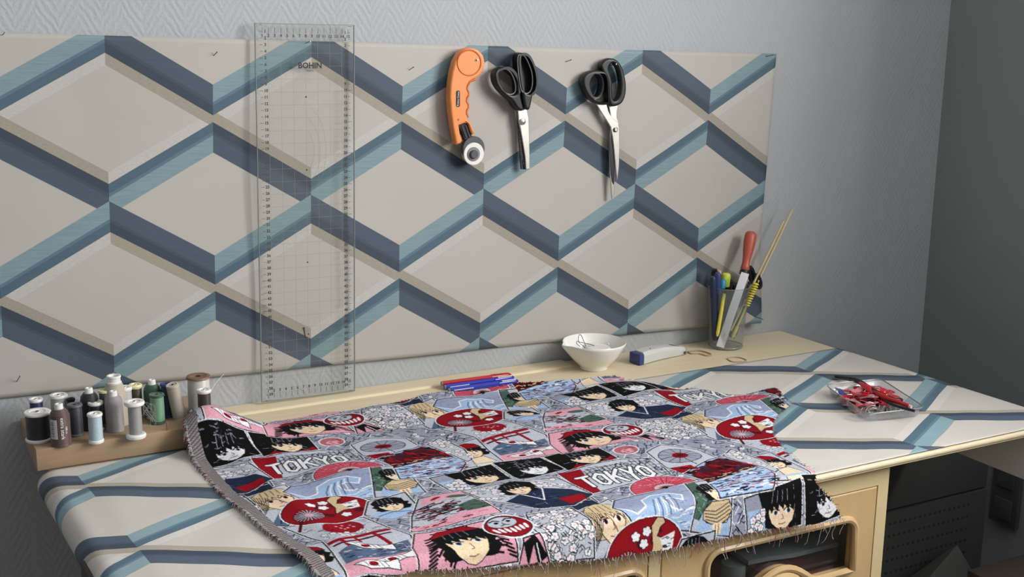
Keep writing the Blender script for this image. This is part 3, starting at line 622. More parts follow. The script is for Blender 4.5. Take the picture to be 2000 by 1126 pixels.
for x, y0, y1, lb in ((330, 826, 843, 'wooden peg standing on the block between the mint and the beige spool'), (203, 861, 871, 'short dark nail in the block edge beside the pale blue reel')):
    p = W(x, y1, 'z', zb); p.y = max(p.y, -.157); hh = .011 if y1 < 850 else .006
    tag(MB().lathe([(0, -.002), (.0012, -.002), (.0012, hh), (.0006, hh + .0008), (0, hh + .0008)], 10, Matrix.Translation((p.x, p.y, zb))).build('peg', 'brown_wood' if y1 < 850 else 'dark_steel'), lb, 'peg')
# ================================================================ pens in front of the rail
def rod(name, mat, a, b_, r, par, n=10, taper=None):
    a, b_ = Vector(a), Vector(b_); R = taper or [(0, 1), (1, 1)]
    return MB().tube([a.lerp(b_, t) for t, _ in R], [r*s for _, s in R], n).build(name, mat, par, auto=50)
PG = 'marker pens lying along the rear rail'
def marker(px0, px1, z, mat, label):
    a = W(*px0, 'z', z); c_ = W(*px1, 'z', z); r = .0050
    t = thing('marker_pen', label, 'pen', (a + c_)/2, PG); d = (c_ - a)
    rod('barrel', mat, a + d*.015, a + d*.70, r, t, 6); cp_ = rod('cap', mat, a + d*.70, a + d*.985, r*1.04, t, 14, [(0, 1), (.8, .95), (.95, .6), (1, .3)])
    rod('end_plug', 'mid_grey', a, a + d*.016, r*.9, t, 6)
    mid = a + d*.83; up = Vector((0, -.5, .86))*r*1.02
    MB().tube([a + d*.74 + up, a + d*.94 + up*.9], .0016, 6).build('clip', 'label_grey' if mat == 'pen_blue' else mat, cp_)
    if mat == 'pen_blue': MB().tube([a + d*.06 + Vector((0, -.0048, .0005)), a + d*.33 + Vector((0, -.0048, .0005))], .0010, 5).build('print', 'label_grey', t)
    return t
zp = TZ + .0053
marker((876, 762), (1014, 743), zp, 'pen_blue', 'front one of the two blue marker pens, with pale print, nearest the fabric')
marker((868, 756), (1006, 736), zp, 'pen_blue', 'rear blue marker pen lying against the red pen')
marker((862, 749), (1000, 731), TZ + .0096, 'pen_red', 'dark red marker pen lying behind the blue pens on the rail')
# ================================================================ porcelain bowl with pins
bc = W(1156, 717, 'z', TZ); bc.y -= .006
bowl = thing('pin_bowl', 'small white porcelain bowl with a pouring lip holding pins', 'bowl', (bc.x, bc.y, TZ))
n = 56; prof = [(0, .0), (.024, .0), (.0255, .002), (.025, .006), (.036, .0155), (.0475, .030), (.0555, .0455), (.0570, .0500), (.0560, .0512), (.0540, .0490), (.0460, .0310), (.034, .0175), (.020, .0105), (0, .0095)]
prof = [(r*1.02, z*1.0) for r, z in prof]
vs = []; k = len(prof); sa = PI*.98
for i in range(n):
    a = 2*PI*i/n; da = (a - sa + PI) % (2*PI) - PI; sp = math.exp(-(da/.17)**2)
    for r_, z in prof:
        f = sp*sstep(.02, .05, z); rr = r_*(1 + .13*f) if r_ > .02 else r_; vs.append((bc.x + rr*math.cos(a), bc.y + rr*math.sin(a), TZ + z - .0010*f))
MB().add(vs, [(i*k + j, ((i+1) % n)*k + j, ((i+1) % n)*k + j + 1, i*k + j + 1) for i in range(n) for j in range(k - 1)]).build('bowl_body', 'porcelain', bowl, auto=60)
c_ = W(1160, 692, 'z', TZ + .028)
tag(MB().lathe([(0, .0), (.024, .0), (.0265, .003), (.0265, .020), (.024, .0235), (.012, .0245), (0, .025)], 36, Matrix.Translation((bc.x + .003, bc.y - .002, TZ + .0185)) @ Matrix.Rotation(.06, 4, 'Y')).build('wax_disc', 'porcelain'), 'round white wax disc lying in the porcelain bowl', 'wax disc')
def spin(pts, label, r=.0006, mat='dark_steel'):
    P = [W(x, y, 'y', bc.y + dy) for x, y, dy in pts]; o = MB().tube(smooth_loop(P, 5, False), r, 6).build('safety_pin', mat); return tag(o, label, 'safety pin', 'safety pins in the bowl')
spin([(1146, 683, 0), (1139, 675, -.004), (1131, 668, -.006), (1130, 656, -.008), (1133, 653, -.008), (1136, 656, -.008), (1141, 668, -.002), (1146, 681, .004)], 'open safety pin standing up highest out of the white bowl')
spin([(1133, 676, -.01), (1126, 670, -.012), (1128, 666, -.012), (1134, 668, -.01), (1156, 673, -.004), (1175, 682, 0), (1190, 690, .002), (1188, 694, .002), (1172, 684, 0), (1150, 676, -.004)], 'long safety pin lying across the white bowl')
hd = W(1188, 672, 'y', bc.y + .018); ft = W(1186, 684, 'y', bc.y + .02)
t = thing('ball_pin', 'white headed pin standing at the right inside of the bowl', 'pin', ft)
MB().tube([ft, hd], .0006, 6).build('shank', 'dark_steel', t); MB().lathe([(0, -.003), (.0022, -.002), (.003, 0), (.0022, .002), (0, .003)], 14, Matrix.Translation(hd)).build('pin_head', 'white_plastic', t)
# ================================================================ white hand tool, elastics
g0 = W(1239, 711, 'z', TZ); g1 = W(1333, 690, 'z', TZ); d = (g1 - g0); L = d.length; an = math.atan2(d.y, d.x)
gad = thing('glue_roller', 'white plastic hand tool with a blue end lying between the bowl and the pen cup', 'hand tool', g0, rot=(0, 0, an))
sec = [(0, .0145, .0235), (.25, .0155, .0235), (.5, .0160, .0225), (.75, .0155, .020), (.92, .0125, .0165), (1, .0085, .0125)]
mb = MB(); vs = []
for s_, hw, hh in sec:
    x = L*(.085 + .915*s_); cv = .006*math.sin(PI*s_)
    ring = [(-hw, .002), (-hw*.85, .0005), (hw*.85, .0005), (hw, .002), (hw, hh*.72), (hw*.72, hh), (-hw*.72, hh), (-hw, hh*.72)]
    vs += [(x, y + cv, z + .0002) for y, z in ring]
kk = len(sec); mb.add(vs, [(8*i + j, 8*i + (j+1) % 8, 8*i + 8 + (j+1) % 8, 8*i + 8 + j) for i in range(kk - 1) for j in range(8)] + [tuple(range(8)), tuple(8*kk - 8 + j for j in range(8))[::-1]])
mb.build('body', 'tool_white', gad, local=True, auto=28, bevel=.0008)
MB().box(0, L*.085, -.0142, .0142, .0007, .0215).build('end_cap', 'blue_plastic', gad, local=True, bevel=.0015)
mb = MB()
for i in range(5): mb.tube([(L*(.78 + .02*i), .006 - .002*i + .004, .0203 - .00055*i), (L*(.80 + .02*i), -.004 - .001*i + .004, .0200 - .00055*i)], .0006, 4)
mb.tube([(L*.30, -.002, .0242), (L*.315, .001, .0242)], .0007, 4); mb.build('symbols', 'ink_black', gad, local=True)
MB().box(L*.985, L*1.06, -.006, .010, .002, .011).build('nozzle', 'clear_plastic', gad, local=True, bevel=.0015); MB().box(L*1.0, L*1.07, .004, .012, .006, .012).build('tip', 'pale_pink', gad, local=True, bevel=.001)
MB().box(L*.93, L*.955, -.0155, -.0125, .003, .009).build('button', 'charcoal_plastic', gad, local=True, bevel=.0006)
def band(pts, label, r=.0011):
    P = [W(x, y, 'z', TZ + r) for x, y in pts]; return tag(MB().tube(smooth_loop(P, 4), r, 8, True).build('elastic_band', 'tan_elastic'), label, 'elastic band', 'elastic bands on the table')
band([(1421, 699), (1432, 697), (1446, 698), (1458, 703), (1448, 706), (1432, 706), (1424, 703)], 'thin tan elastic band lying alone in front of the pen cup')
band([(1345, 686), (1362, 684), (1379, 687), (1389, 692), (1380, 694), (1366, 690), (1350, 690)], 'tan elastic band lying against the tip of the white hand tool', .0014)
# ================================================================ cup of pens
k8 = .3019
def c8(x, y, ydepth): return W(1080 + x*k8, 380 + y*k8, 'y', ydepth)
cb = W(1416, 676, 'z', TZ); cb.y = max(min(cb.y, -.052), -.062)
cup = thing('pen_cup', 'clear plastic tumbler full of pens at the back of the table', 'cup', (cb.x, cb.y, TZ + .0004))
MB().lathe([(0, 0), (.029, 0), (.0315, .0015), (.033, .004), (.0345, .03), (.0405, .120), (.0408, .122), (.0395, .122), (.0335, .03), (.0315, .008), (.029, .006), (0, .006)], 40).build('cup_wall', 'clear_plastic', cup, local=True, auto=50)
MB().tube([(.0403*math.cos(i*PI/20), .0403*math.sin(i*PI/20), .1215) for i in range(40)], .0006, 6, True).build('cup_rim', 'acrylic_edge', cup, local=True)
MB().tube([(.0322*math.cos(i*PI/20), .0322*math.sin(i*PI/20), .0035) for i in range(40)], .0014, 6, True).build('cup_foot', 'acrylic_edge', cup, local=True)
CY = cb.y
def pen(px0, px1, y0, y1, r, mat, label, cat='pen', name='pen', capmat=None, group='pens in the tumbler', capf=.7):
    a = c8(*px0, CY + y0); c_ = c8(*px1, CY + y1); a.z = max(a.z, TZ + .0085 + r); t = thing(name, label, cat, a, group); d = c_ - a
    rod('barrel', mat, a, a + d*(capf if capmat else .96), r, t, 12, [(0, .5), (.06, .9), (.1, 1), (1, 1)])
    if capmat: rod('cap', capmat, a + d*capf, c_, r*1.08, t, 12, [(0, 1), (.9, 1), (1, .7)])
    else: rod('end', mat, a + d*.96, c_, r*.85, t, 12)
    return t
pen((1048, 940), (1034, 530), -.010, -.014, .0060, 'navy_plastic', 'navy pen at the left side of the tumbler', capmat='navy_plastic')
pen((1066, 945), (1066, 505), .004, -.002, .0062, 'navy_plastic', 'dark blue pen with a blue grip inside the tumbler', capmat='blue_plastic')
pen((1052, 950), (1044, 480), .016, .016, .0062, 'black_plastic', 'tall black pen at the back left of the tumbler')
pen((1062, 940), (1100, 548), .002, .004, .0058, 'black_plastic', 'black pen with a light blue cap in the tumbler', capmat='cyan_plastic', capf=.86)
pen((1078, 940), (1122, 508), .018, .010, .0080, 'black_plastic', 'highlighter with a lime green cap in the tumbler', capmat='lime_plastic', capf=.80)
pen((1062, 915), (1108, 640), -.020, -.022, .0036, 'yellow_plastic', 'slim yellow pencil at the front of the tumbler')
pen((1120, 940), (1150, 560), .018, .020, .0062, 'black_plastic', 'short black pen in the middle back of the tumbler')
pen((1150, 945), (1180, 585), .010, .014, .0062, 'black_plastic', 'black pen behind the white strip in the tumbler')
pen((1175, 945), (1200, 800), .020, .016, .0046, 'pen_blue', 'short blue pen low in the right of the tumbler')
pen((1060, 950), (1076, 490), .020, .022, .0046, 'pale_pink', 'thin pinkish pen behind the blue pens in the tumbler')
# white strip
a = c8(1082, 962, CY - .020); c_ = c8(1244, 506, CY - .028); a.z = TZ + .0075; ax = (c_ - a).normalized(); side = CR.copy(); side = (side - ax*side.dot(ax)).normalized(); nr = ax.cross(side)
M_ = Matrix((side, ax, nr)).transposed().to_4x4(); M_.translation = a; Ls = (c_ - a).length
t = thing('emery_strip', 'flat white strip leaning diagonally in the tumbler in front of the pens', 'strip', a)
MB().box(-.0078, .0078, 0, Ls, -.0007, .0007, M_).build('strip', 'paper_white', t, bevel=.0003)
MB().mesh(text_mesh('1', .011), M_ @ Matrix.Translation((0, Ls*.16, .0012 if (M_ @ Vector((0,0,1)) - a).dot(CP - a) > 0 else -.0012))).build('numeral', 'mid_grey', t, smooth=False)
mb = MB()
for i in range(6): mb.box(-.006 + .002*i, -.0048 + .002*i, Ls*.51, Ls*.514, -.0009, .0009, M_)
mb.build('print', 'mid_grey', t, smooth=False)
# coral handled file
h1 = c8(1284, 238, CY + .020); h0 = c8(1240, 490, CY + .002); d = h0 - h1
t = thing('hand_file', 'tool with a worn coral red handle standing in the tumbler', 'file', h0)
rod('handle', 'handle_coral', h1, h0, .0118, t, 18, [(0, .35), (.015, .65), (.05, .9), (.14, 1.0), (.3, .98), (.5, .86), (.68, .68), (.8, .62), (.9, .70), (.96, .74), (1, .60)])
rod('ferrule', 'black_plastic', h0, h0 + d*.10, .0088, t, 14)
e_ = h0 + d*.9; e_.z = max(e_.z, TZ + .012); rod('shank', 'dark_steel', h0 + d*.10, c8(1150, 900, CY + .004), .0026, t, 8)
# bamboo skewers
for (p0, p1, y0, y1, lb) in (((1165, 900), (1548, 96), .004, .012, 'longer bamboo skewer leaning out of the tumbler to the right'), ((1150, 880), (1492, 172), -.010, .000, 'shorter bamboo skewer leaning beside the longer one')):
    tag(rod('bamboo_skewer', 'bamboo', c8(*p0, CY + y0), c8(*p1, CY + y1), .0022, None, 8), lb, 'skewer', 'bamboo skewers in the tumbler')
# small black scissors and yellow spiral brush
s0 = c8(1165, 930, CY - .006); 
t = thing('small_scissors', 'small scissors with black handles standing in the tumbler behind the skewers', 'scissors', s0)
MB().tube([s0, c8(1250, 640, CY + .004)], .0028, 8).build('blades', 'dark_steel', t)
for cx_, cy_, ry_ in ((1286, 520, 50), (1326, 560, 40)):
    P = [c8(cx_ + 14*math.cos(q*PI/10) + (cy_ - 540)*0 - 8*math.sin(q*PI/10)*-1*.0 - .35*ry_*math.sin(q*PI/10)*-.6, cy_ + ry_*math.sin(q*PI/10), CY + .008) for q in range(20)]
    MB().tube(P, .0042, 8, True).build('handle_loop', 'black_plastic', t)
    MB().tube([c8(cx_ - 14, cy_ + ry_*.9, CY + .008), c8(1250, 640, CY + .004)], .0032, 8).build('shank', 'black_plastic', t)
a = c8(1158, 930, CY - .012); c_ = c8(1316, 572, CY - .018)
t = thing('spiral_brush', 'yellow twisted brush standing at the right side of the tumbler', 'brush', a)
rod('stem', 'yellow_plastic', a, a.lerp(c_, .6), .0020, t, 8); rod('grip', 'yellow_plastic', a + (c_ - a)*.03, a.lerp(c_, .22), .0036, t, 10)
d = (c_ - a); u_ = d.orthogonal().normalized(); w_ = d.normalized().cross(u_); mb = MB()
mb.tube([a.lerp(c_, .58 + .42*i/90) + (u_*math.cos(i*.7) + w_*math.sin(i*.7))*.0052 for i in range(91)], .0013, 6); mb.tube([a.lerp(c_, .58), c_], .0030, 8); mb.build('spiral', 'yellow_plastic', t)
# ================================================================ tray of clips with pliers
TM = [W(1602, 757, 'z', TZ + .022), W(1808, 806, 'z', TZ + .022)]
tr_c = [W(1612, 772, 'z', TZ), W(1690, 830, 'z', TZ), W(1803, 817, 'z', TZ)]
ra = tr_c[0]; rb = tr_c[1]; rc_ = tr_c[2]; rd = ra + rc_ - rb
ctr = (ra + rc_)/2
tray = thing('clip_tray', 'clear plastic tray full of red clips at the right end of the table', 'tray', (ctr.x, ctr.y, TZ))
def inset(z, f): return [ctr + (q - ctr)*f + Vector((0, 0, z)) - Vector((0, 0, 0)) for q in (ra, rb, rc_, rd)]
def lerpc(P, n=5, rr=.12):
    o = []
    for i in range(4):
        p, a_, b_ = P[i], P[i-1], P[(i+1) % 4]
        for j in range(n + 1):
            t_ = j/n; s_ = p.lerp(a_, rr); e_ = p.lerp(b_, rr); o.append(s_.lerp(p, t_).lerp(p.lerp(e_, t_), t_))
    return o
def setz(P, z): return [Vector((q.x, q.y, z)) for q in P]
zt = TZ + .0028
LV = [setz(lerpc(inset(0, .93)), zt), setz(lerpc(inset(0, .95)), zt + .002), setz(lerpc(inset(0, 1.0)), zt + .0145), setz(lerpc(inset(0, 1.03)), zt + .0155), setz(lerpc(inset(0, 1.03)), zt + .0165), setz(lerpc(inset(0, .985)), zt + .0155), setz(lerpc(inset(0, .93)), zt + .003), setz(lerpc(inset(0, .91)), zt + .0015)]
n = len(LV[0]); mb = MB(); mb.add([v for l in LV for v in l], [(i*n + j, i*n + (j+1) % n, (i+1)*n + (j+1) % n, (i+1)*n + j) for i in range(len(LV)-1) for j in range(n)] + [tuple(range(n))[::-1], tuple((len(LV)-1)*n + j for j in range(n))])
mb.build('tray_body', 'cloudy_plastic', tray, auto=50)
MB().tube(LV[4], .0010, 6, True).build('tray_rim', 'acrylic_edge', tray)
# one clip with jaws and spring, then copies
def make_clip(mat):
    t = thing('sewing_clip', 'x', 'clip', (0, 0, 0))
    for s in (-1, 1):
        mb = MB(); L_ = [(-.013, s*.0040), (-.004, s*.0034), (.004, s*.0030), (.013, s*.0006), (.013, s*.0016), (.004, s*.0042), (-.004, s*.0044), (-.013, s*.0052)]
        mb.add([(x, -.005, z) for x, z in L_] + [(x, .005, z) for x, z in L_], [tuple(range(8)), tuple(range(8, 16))[::-1]] + [(i, (i+1) % 8, 8 + (i+1) % 8, 8 + i) for i in range(8)])
        mb.build('jaw', mat, t, local=True, auto=30)
    mb = MB(); mb.tube([(.002, -.0036, .0050), (-.004, -.0036, .0058), (-.0085, -.0036, .002), (-.0085, -.0036, -.002), (-.004, -.0036, -.0058), (.002, -.0036, -.0050)], .0006, 5); mb.tube([(.002, .0036, .0050), (-.004, .0036, .0058), (-.0085, .0036, .002), (-.0085, .0036, -.002), (-.004, .0036, -.0058), (.002, .0036, -.0050)], .0006, 5)
    mb.build('spring', 'steel', t, local=True); return t
protos = {m_: make_clip(m_) for m_ in ('clip_red', 'clip_pink', 'clear_plastic', 'clip_blue', 'clip_lightblue')}
LBL = {'clip_red': 'small red sewing clip lying in the clear tray', 'clip_pink': 'small pink sewing clip lying in the clear tray', 'clear_plastic': 'small colourless see-through sewing clip lying in the clear tray', 'clip_blue': 'dark blue sewing clip at the left end of the clear tray', 'clip_lightblue': 'light blue sewing clip in the middle of the clear tray'}
used = set(); e1_ = (rb - ra); e2_ = (rd - ra)
rr_ = random.Random(3)
CL = [(.12, .10, 0, 'clip_blue'), (.52, .46, .008, 'clip_lightblue')]
for i in range(5):
    for j in range(6):
        u_, v_ = .16 + .17*i + rr_.uniform(-.03, .03), .12 + .152*j + rr_.uniform(-.03, .03)
        if (i, j) == (0, 0): continue
        mt_ = 'clip_red'
        if i == 4 or (i == 3 and j > 3): mt_ = rr_.choice(['clear_plastic', 'clip_pink', 'clear_plastic', 'clip_red'])
        elif rr_.random() < .22: mt_ = rr_.choice(['clip_pink', 'clear_plastic'])
        CL.append((u_, v_, 0, mt_))
for i in range(12): CL.append((rr_.uniform(.2, .62), rr_.uniform(.15, .85), .0095, 'clip_red' if rr_.random() < .8 else 'clip_pink'))
for u_, v_, dz, mt_ in CL:
    src = protos[mt_]
    if mt_ in used:
        t = src.copy(); COL.objects.link(t)
        for ch in list(src.children):
            c2_ = ch.copy(); COL.objects.link(c2_); c2_.parent = t
    else: t = src; used.add(mt_)
    p = ra.lerp(ctr, .10) + e1_*u_*.9 + e2_*v_*.9
    t.location = (p.x, p.y, zt + .0078 + dz*.75); t.scale = (1.15, 1.15, 1.15); t.rotation_euler = (rr_.uniform(-.25, .25), rr_.uniform(-.12, .12), rr_.uniform(0, 6.28))
    t['label'] = LBL[mt_]; t['group'] = mt_.replace('clip_', '').replace('clear_plastic', 'colourless').replace('lightblue', 'light blue') + ' clips in the tray'
# pliers across the tray
zq = TZ + .030
def pl(pts, zs): return [W(x, y, 'z', TZ + z) for (x, y), z in zip(pts, zs)]
K = pl([(1632, 735), (1652, 738), (1676, 744), (1697, 757), (1725, 772), (1748, 780), (1760, 781)], [.006, .013, .021, .026, .027, .026, .024])
t = thing('pliers', 'pliers with red and black handles lying across the tray of clips', 'pliers', K[3])
MB().tube(smooth_loop(K, 4, False), [.0024 + .0022*math.sin(min(1, i/16)*PI*.8) for i in range(25)], 10).build('black_handle', 'black_plastic', t)
K2 = pl([(1690, 755), (1710, 766), (1728, 775), (1750, 783), (1776, 793)], [.024, .026, .026, .0245, .0225])
rh = MB().tube(smooth_loop(K2, 4, False), [.0030 + .0016*math.sin(i/16*PI) for i in range(17)], 12).build('red_handle', 'handle_red', t)
e_ = K2[-1]; d = (K2[-1] - K2[-2]).normalized(); MB().tube([e_, e_ + d*.004], .0032, 12).build('handle_end', 'pale_pink', rh)
K3 = pl([(1716, 775), (1745, 790), (1786, 802)], [.0215, .0215, .0215]); MB().tube(smooth_loop(K3, 4, False), .0024, 8).build('inner_lever', 'black_plastic', t)
K4 = pl([(1680, 748), (1698, 760), (1706, 770)], [.024, .026, .022]); MB().tube(K4, [.003, .0062, .004], 10).build('jaw', 'clip_red', t)
# ---------------------------------------------------------------- woven print of the fabric (one repeat, 350 x 480 mm, half drop)
import numpy as np, math, random
RES = 2
TW, TH_ = 350, 480
WHT=(226,226,230); BLK=(30,27,33); RED=(142,28,44); DRD=(88,28,40); PNK=(214,160,176); SKN=(228,206,178)
LBL=(160,184,216); GRY=(150,154,170); NVY=(48,58,80); SLT=(92,108,132); GRN=(82,104,94); TAN=(202,182,150); LGY=(184,188,200)
class Print:
    def __init__(self):
        self.a = np.zeros((TH_*RES, TW*RES, 3), np.float32); self.a[:] = GRY
        self.off = [(i*350, i*240 + j*480) for i in (-1, 0, 1) for j in (-2, -1, 0, 1, 2)]
    def _place(self, pts, pad=2):
        p = np.asarray(pts, float)
        for ox, oy in self.off:
            q = (p + (ox + 175, oy + 240))*RES
            x0, y0 = np.floor(q.min(0) - pad*RES).astype(int); x1, y1 = np.ceil(q.max(0) + pad*RES).astype(int) + 1
            x0 = max(x0, 0); y0 = max(y0, 0); x1 = min(x1, TW*RES); y1 = min(y1, TH_*RES)
            if x1 <= x0 or y1 <= y0: continue
            yield q, x0, y0, x1, y1
    def poly(self, pts, col, clip=None):
        for q, x0, y0, x1, y1 in self._place(pts):
            X, Y = np.meshgrid(np.arange(x0, x1) + .5, np.arange(y0, y1) + .5)
            m = np.zeros(X.shape, bool); n = len(q)
            for i in range(n):
                ax, ay = q[i]; bx, by = q[(i+1) % n]
                if ay == by: continue
                c = (ay > Y) != (by > Y)
                m ^= c & (X < (bx - ax)*(Y - ay)/(by - ay) + ax)
            self.a[y0:y1, x0:x1][m] = col
    def line(self, pts, w, col, closed=False):
        pts = list(pts) + ([pts[0]] if closed else [])
        for a, b in zip(pts[:-1], pts[1:]):
            for q, x0, y0, x1, y1 in self._place([a, b], w + 1):
                X, Y = np.meshgrid(np.arange(x0, x1) + .5, np.arange(y0, y1) + .5)
                d = q[1] - q[0]; L = (d**2).sum() + 1e-9
                t = np.clip(((X - q[0][0])*d[0] + (Y - q[0][1])*d[1])/L, 0, 1)
                D = (X - q[0][0] - t*d[0])**2 + (Y - q[0][1] - t*d[1])**2
                self.a[y0:y1, x0:x1][D < (w*RES/2)**2] = col
    def ell(self, cx, cy, rx, ry, col, rot=0, a0=0, a1=360, n=28):
        self.poly(epts(cx, cy, rx, ry, rot, a0, a1, n), col)
def epts(cx, cy, rx, ry, rot=0, a0=0, a1=360, n=28):
    r = math.radians(rot); o = []
    for i in range(n + (a1 - a0 < 360)):
        t = math.radians(a0 + (a1 - a0)*i/n); x, y = rx*math.cos(t), ry*math.sin(t)
        o.append((cx + x*math.cos(r) - y*math.sin(r), cy + x*math.sin(r) + y*math.cos(r)))
    return o
LET={'T':[[(0,0),(1,0)],[(.5,0),(.5,1)]],'O':[[(.5,0),(.95,.2),(.95,.8),(.5,1),(.05,.8),(.05,.2),(.5,0)]],
     'K':[[(0,0),(0,1)],[(1,0),(.05,.55)],[(.35,.4),(1,1)]],'Y':[[(0,0),(.5,.5),(1,0)],[(.5,.5),(.5,1)]]}
def make_print():
    R = random.Random(5); P = Print()
    def panel(pts, col, w=1.9):
        P.line(pts, 4.5, WHT, True); P.poly(pts, col); P.line(pts, w, BLK, True)
    def scrib(x0, y0, x1, y1, n, cols, w=1.0, L=7, flat=.35):
        for _ in range(n):
            x, y = R.uniform(x0, x1), R.uniform(y0, y1); l = R.uniform(.5, 1)*L; an = R.uniform(-flat, flat)
            P.line([(x, y), (x + l*.5, y + l*an*.5 + R.uniform(-1, 1)), (x + l, y + l*an)], w, R.choice(cols))
    def flower(x, y, r, c=WHT, core=PNK):
        for k in range(5):
            t = k*1.2566 + x; P.ell(x + r*.6*math.cos(t), y + r*.6*math.sin(t), r*.55, r*.55, BLK, n=10)
        for k in range(5):
            t = k*1.2566 + x; P.ell(x + r*.6*math.cos(t), y + r*.6*math.sin(t), r*.42, r*.42, c, n=10)
        P.ell(x, y, r*.28, r*.28, core, n=8)
    def blossoms(x0, y0, x1, y1, n, r=5, bg=None):
        if bg: P.poly([(x0, y0), (x1, y0), (x1, y1), (x0, y1)], bg)
        for _ in range(n): flower(R.uniform(x0, x1), R.uniform(y0, y1), R.uniform(.7, 1.1)*r)
    def face(cx, cy, w, h, hair=BLK, skin=SKN, eye=SLT, lean=0, fringe=True, cap=None, shut=False):
        T = lambda x, y: (cx + x*w + lean*y*w, cy + y*h)
        hb = [T(*q) for q in [(-1.05,.75),(-1.3,.45),(-1.1,.3),(-1.35,-.05),(-1.1,-.15),(-1.15,-.6),(-.75,-.95),(0,-1.15),(.75,-.95),(1.15,-.6),(1.1,-.15),(1.35,0),(1.1,.3),(1.3,.5),(1.0,.8)]]
        P.poly(hb, hair); P.line(hb, .9, BLK, True)
        f = [T(*q) for q in [(-.85,-.3),(-.86,.15),(-.68,.6),(-.3,.92),(0,1.02),(.3,.92),(.68,.6),(.86,.15),(.85,-.3),(.5,-.62),(-.5,-.62)]]
        P.poly(f, skin); P.line(f, 1, BLK, True)
        for sx in (-.42, .42):
            if shut: P.line([T(sx-.22,.12),T(sx,.2),T(sx+.22,.12)], 1.1, BLK)
            else:
                P.ell(*T(sx,.12), w*.2, h*.12, WHT, n=14); P.ell(*T(sx+.03,.11), w*.12, h*.12, eye, n=12); P.ell(*T(sx+.03,.11), w*.07, h*.08, BLK, n=10)
                P.line([T(sx-.26,.05),T(sx-.1,-.07),T(sx+.12,-.07),T(sx+.28,.04)], 1.6, BLK)
            P.line([T(sx-.26,-.2),T(sx,-.27),T(sx+.26,-.2)], .9, BLK)
        P.line([T(.02,.22),T(.1,.45),T(-.02,.47)], .8, BLK)
        P.line([T(-.2,.68),T(0,.72),T(.2,.67)], 1, DRD)
        if fringe:
            fr = [(-1.05,-.2),(-.95,.2),(-.8,-.15),(-.62,.08),(-.5,-.25),(-.25,.05),(-.15,-.28),(.12,.0),(.2,-.28),(.45,.06),(.55,-.22),(.78,.18),(.85,-.2),(1.02,.15),(1.1,-.5),(.6,-1),(0,-1.12),(-.6,-1),(-1.1,-.5)]
            P.poly([T(*q) for q in fr], hair); P.line([T(*q) for q in fr[:14]], .8, BLK)
            for k in range(4): P.line([T(-.5+.3*k,-.95),T(-.62+.34*k,-.4)], .9, GRY if hair == BLK else BLK)
        if cap:
            c = [T(*q) for q in [(-1.15,-.3),(-1.0,-.85),(-.4,-1.25),(.4,-1.25),(1.0,-.9),(1.2,-.35),(.4,-.55),(-.4,-.55)]]
            P.poly(c, cap); P.line(c, 1, BLK, True)
    scrib(-175,-240,170,240,2600,[BLK,BLK,BLK,WHT,SLT,NVY,LGY],1.3,10,1.6)
    blossoms(-175,-240,175,240,46,5)
    # ---- torii scene with red sun, carp and pink water
    panel([(-149,129),(-48,145),(-24,226),(-50,304),(-137,292),(-125,200)], LGY)
    scrib(-120,150,-48,196,26,[BLK,SLT],.9,9,.4)
    P.ell(-85,166,26,22,RED); [P.ell(-85+R.uniform(-14,14),166+R.uniform(-10,10),2,2,PNK,n=8) for _ in range(7)]
    blossoms(-120,180,-60,196,16,4)
    P.line([(-128,212),(-40,196)], 8, RED); P.line([(-122,222),(-42,208)], 4, DRD)
    P.line([(-108,212),(-104,262)], 6, RED); P.line([(-62,206),(-56,256)], 6, RED); P.line([(-90,206),(-88,222)], 4, RED)
    P.poly([(-125,240),(-100,228),(-70,246),(-34,238),(-40,268),(-128,268)], SLT); scrib(-122,240,-45,264,40,[NVY,BLK,WHT],1,9)
    P.poly([(-131,268),(-42,268),(-50,302),(-136,290)], PNK)
    for fx, fy, an in ((-84,238,.5),(-70,278,-.1),(-96,284,.15)):
        b = [(fx-26,fy-4-26*an),(fx-8,fy-9-8*an),(fx+14,fy-5+14*an),(fx+28,fy-9+28*an),(fx+26,fy+7+26*an),(fx+12,fy+4+12*an),(fx-10,fy+7-10*an)]
        P.poly(b, WHT); P.line(b, 1.1, BLK, True); P.ell(fx-4,fy-1-4*an,6,4,RED,n=10)
        for k in range(5): P.line([(fx-14+6*k,fy-5+(-14+6*k)*an),(fx-11+6*k,fy+3+(-14+6*k)*an)], .8, BLK)
    scrib(-140,140,-40,215,30,[BLK,BLK,SLT],.9,8,.8)
    # ---- boy with red cap
    panel([(-178,198),(-127,198),(-138,300),(-196,290)], LGY)
    P.poly([(-180,292),(-172,262),(-150,258),(-140,298)], SKN); P.line([(-180,292),(-172,262),(-150,258),(-140,298)],1,BLK); P.line([(-178,284),(-144,286)],4,LBL)
    face(-158,234,19,25,BLK,cap=RED)
    # ---- pale haired swordsman with black collar
    panel([(-168,28),(-92,-2),(-95,59),(-112,84),(-141,128),(-160,118)], LGY)
    P.poly([(-158,118),(-130,78),(-96,62),(-142,127)], SLT); P.line([(-130,78),(-146,118)],2,NVY)
    face(-124,48,24,36,TAN,eye=DRD,lean=-.06)
    for k in range(7): P.line([(-150+3*k,24+2*k),(-156+2*k,90-3*k)], .9, BLK)
    P.line([(-128,40),(-118,70)],1,DRD)
    # ---- mountain village
    panel([(-154,-113),(-97,-100),(-106,-29),(-110,0),(-162,18),(-168,-30)], LGY)
    P.poly([(-160,-60),(-140,-82),(-128,-84),(-108,-58),(-108,-30),(-164,-22)], GRY); P.line([(-162,-58),(-140,-82),(-128,-84),(-108,-58)],1,BLK)
    P.poly([(-163,-20),(-140,-40),(-112,-18),(-112,6),(-160,14)], NVY); scrib(-163,-52,-118,8,70,[BLK,BLK,WHT,NVY],1,8,.6)
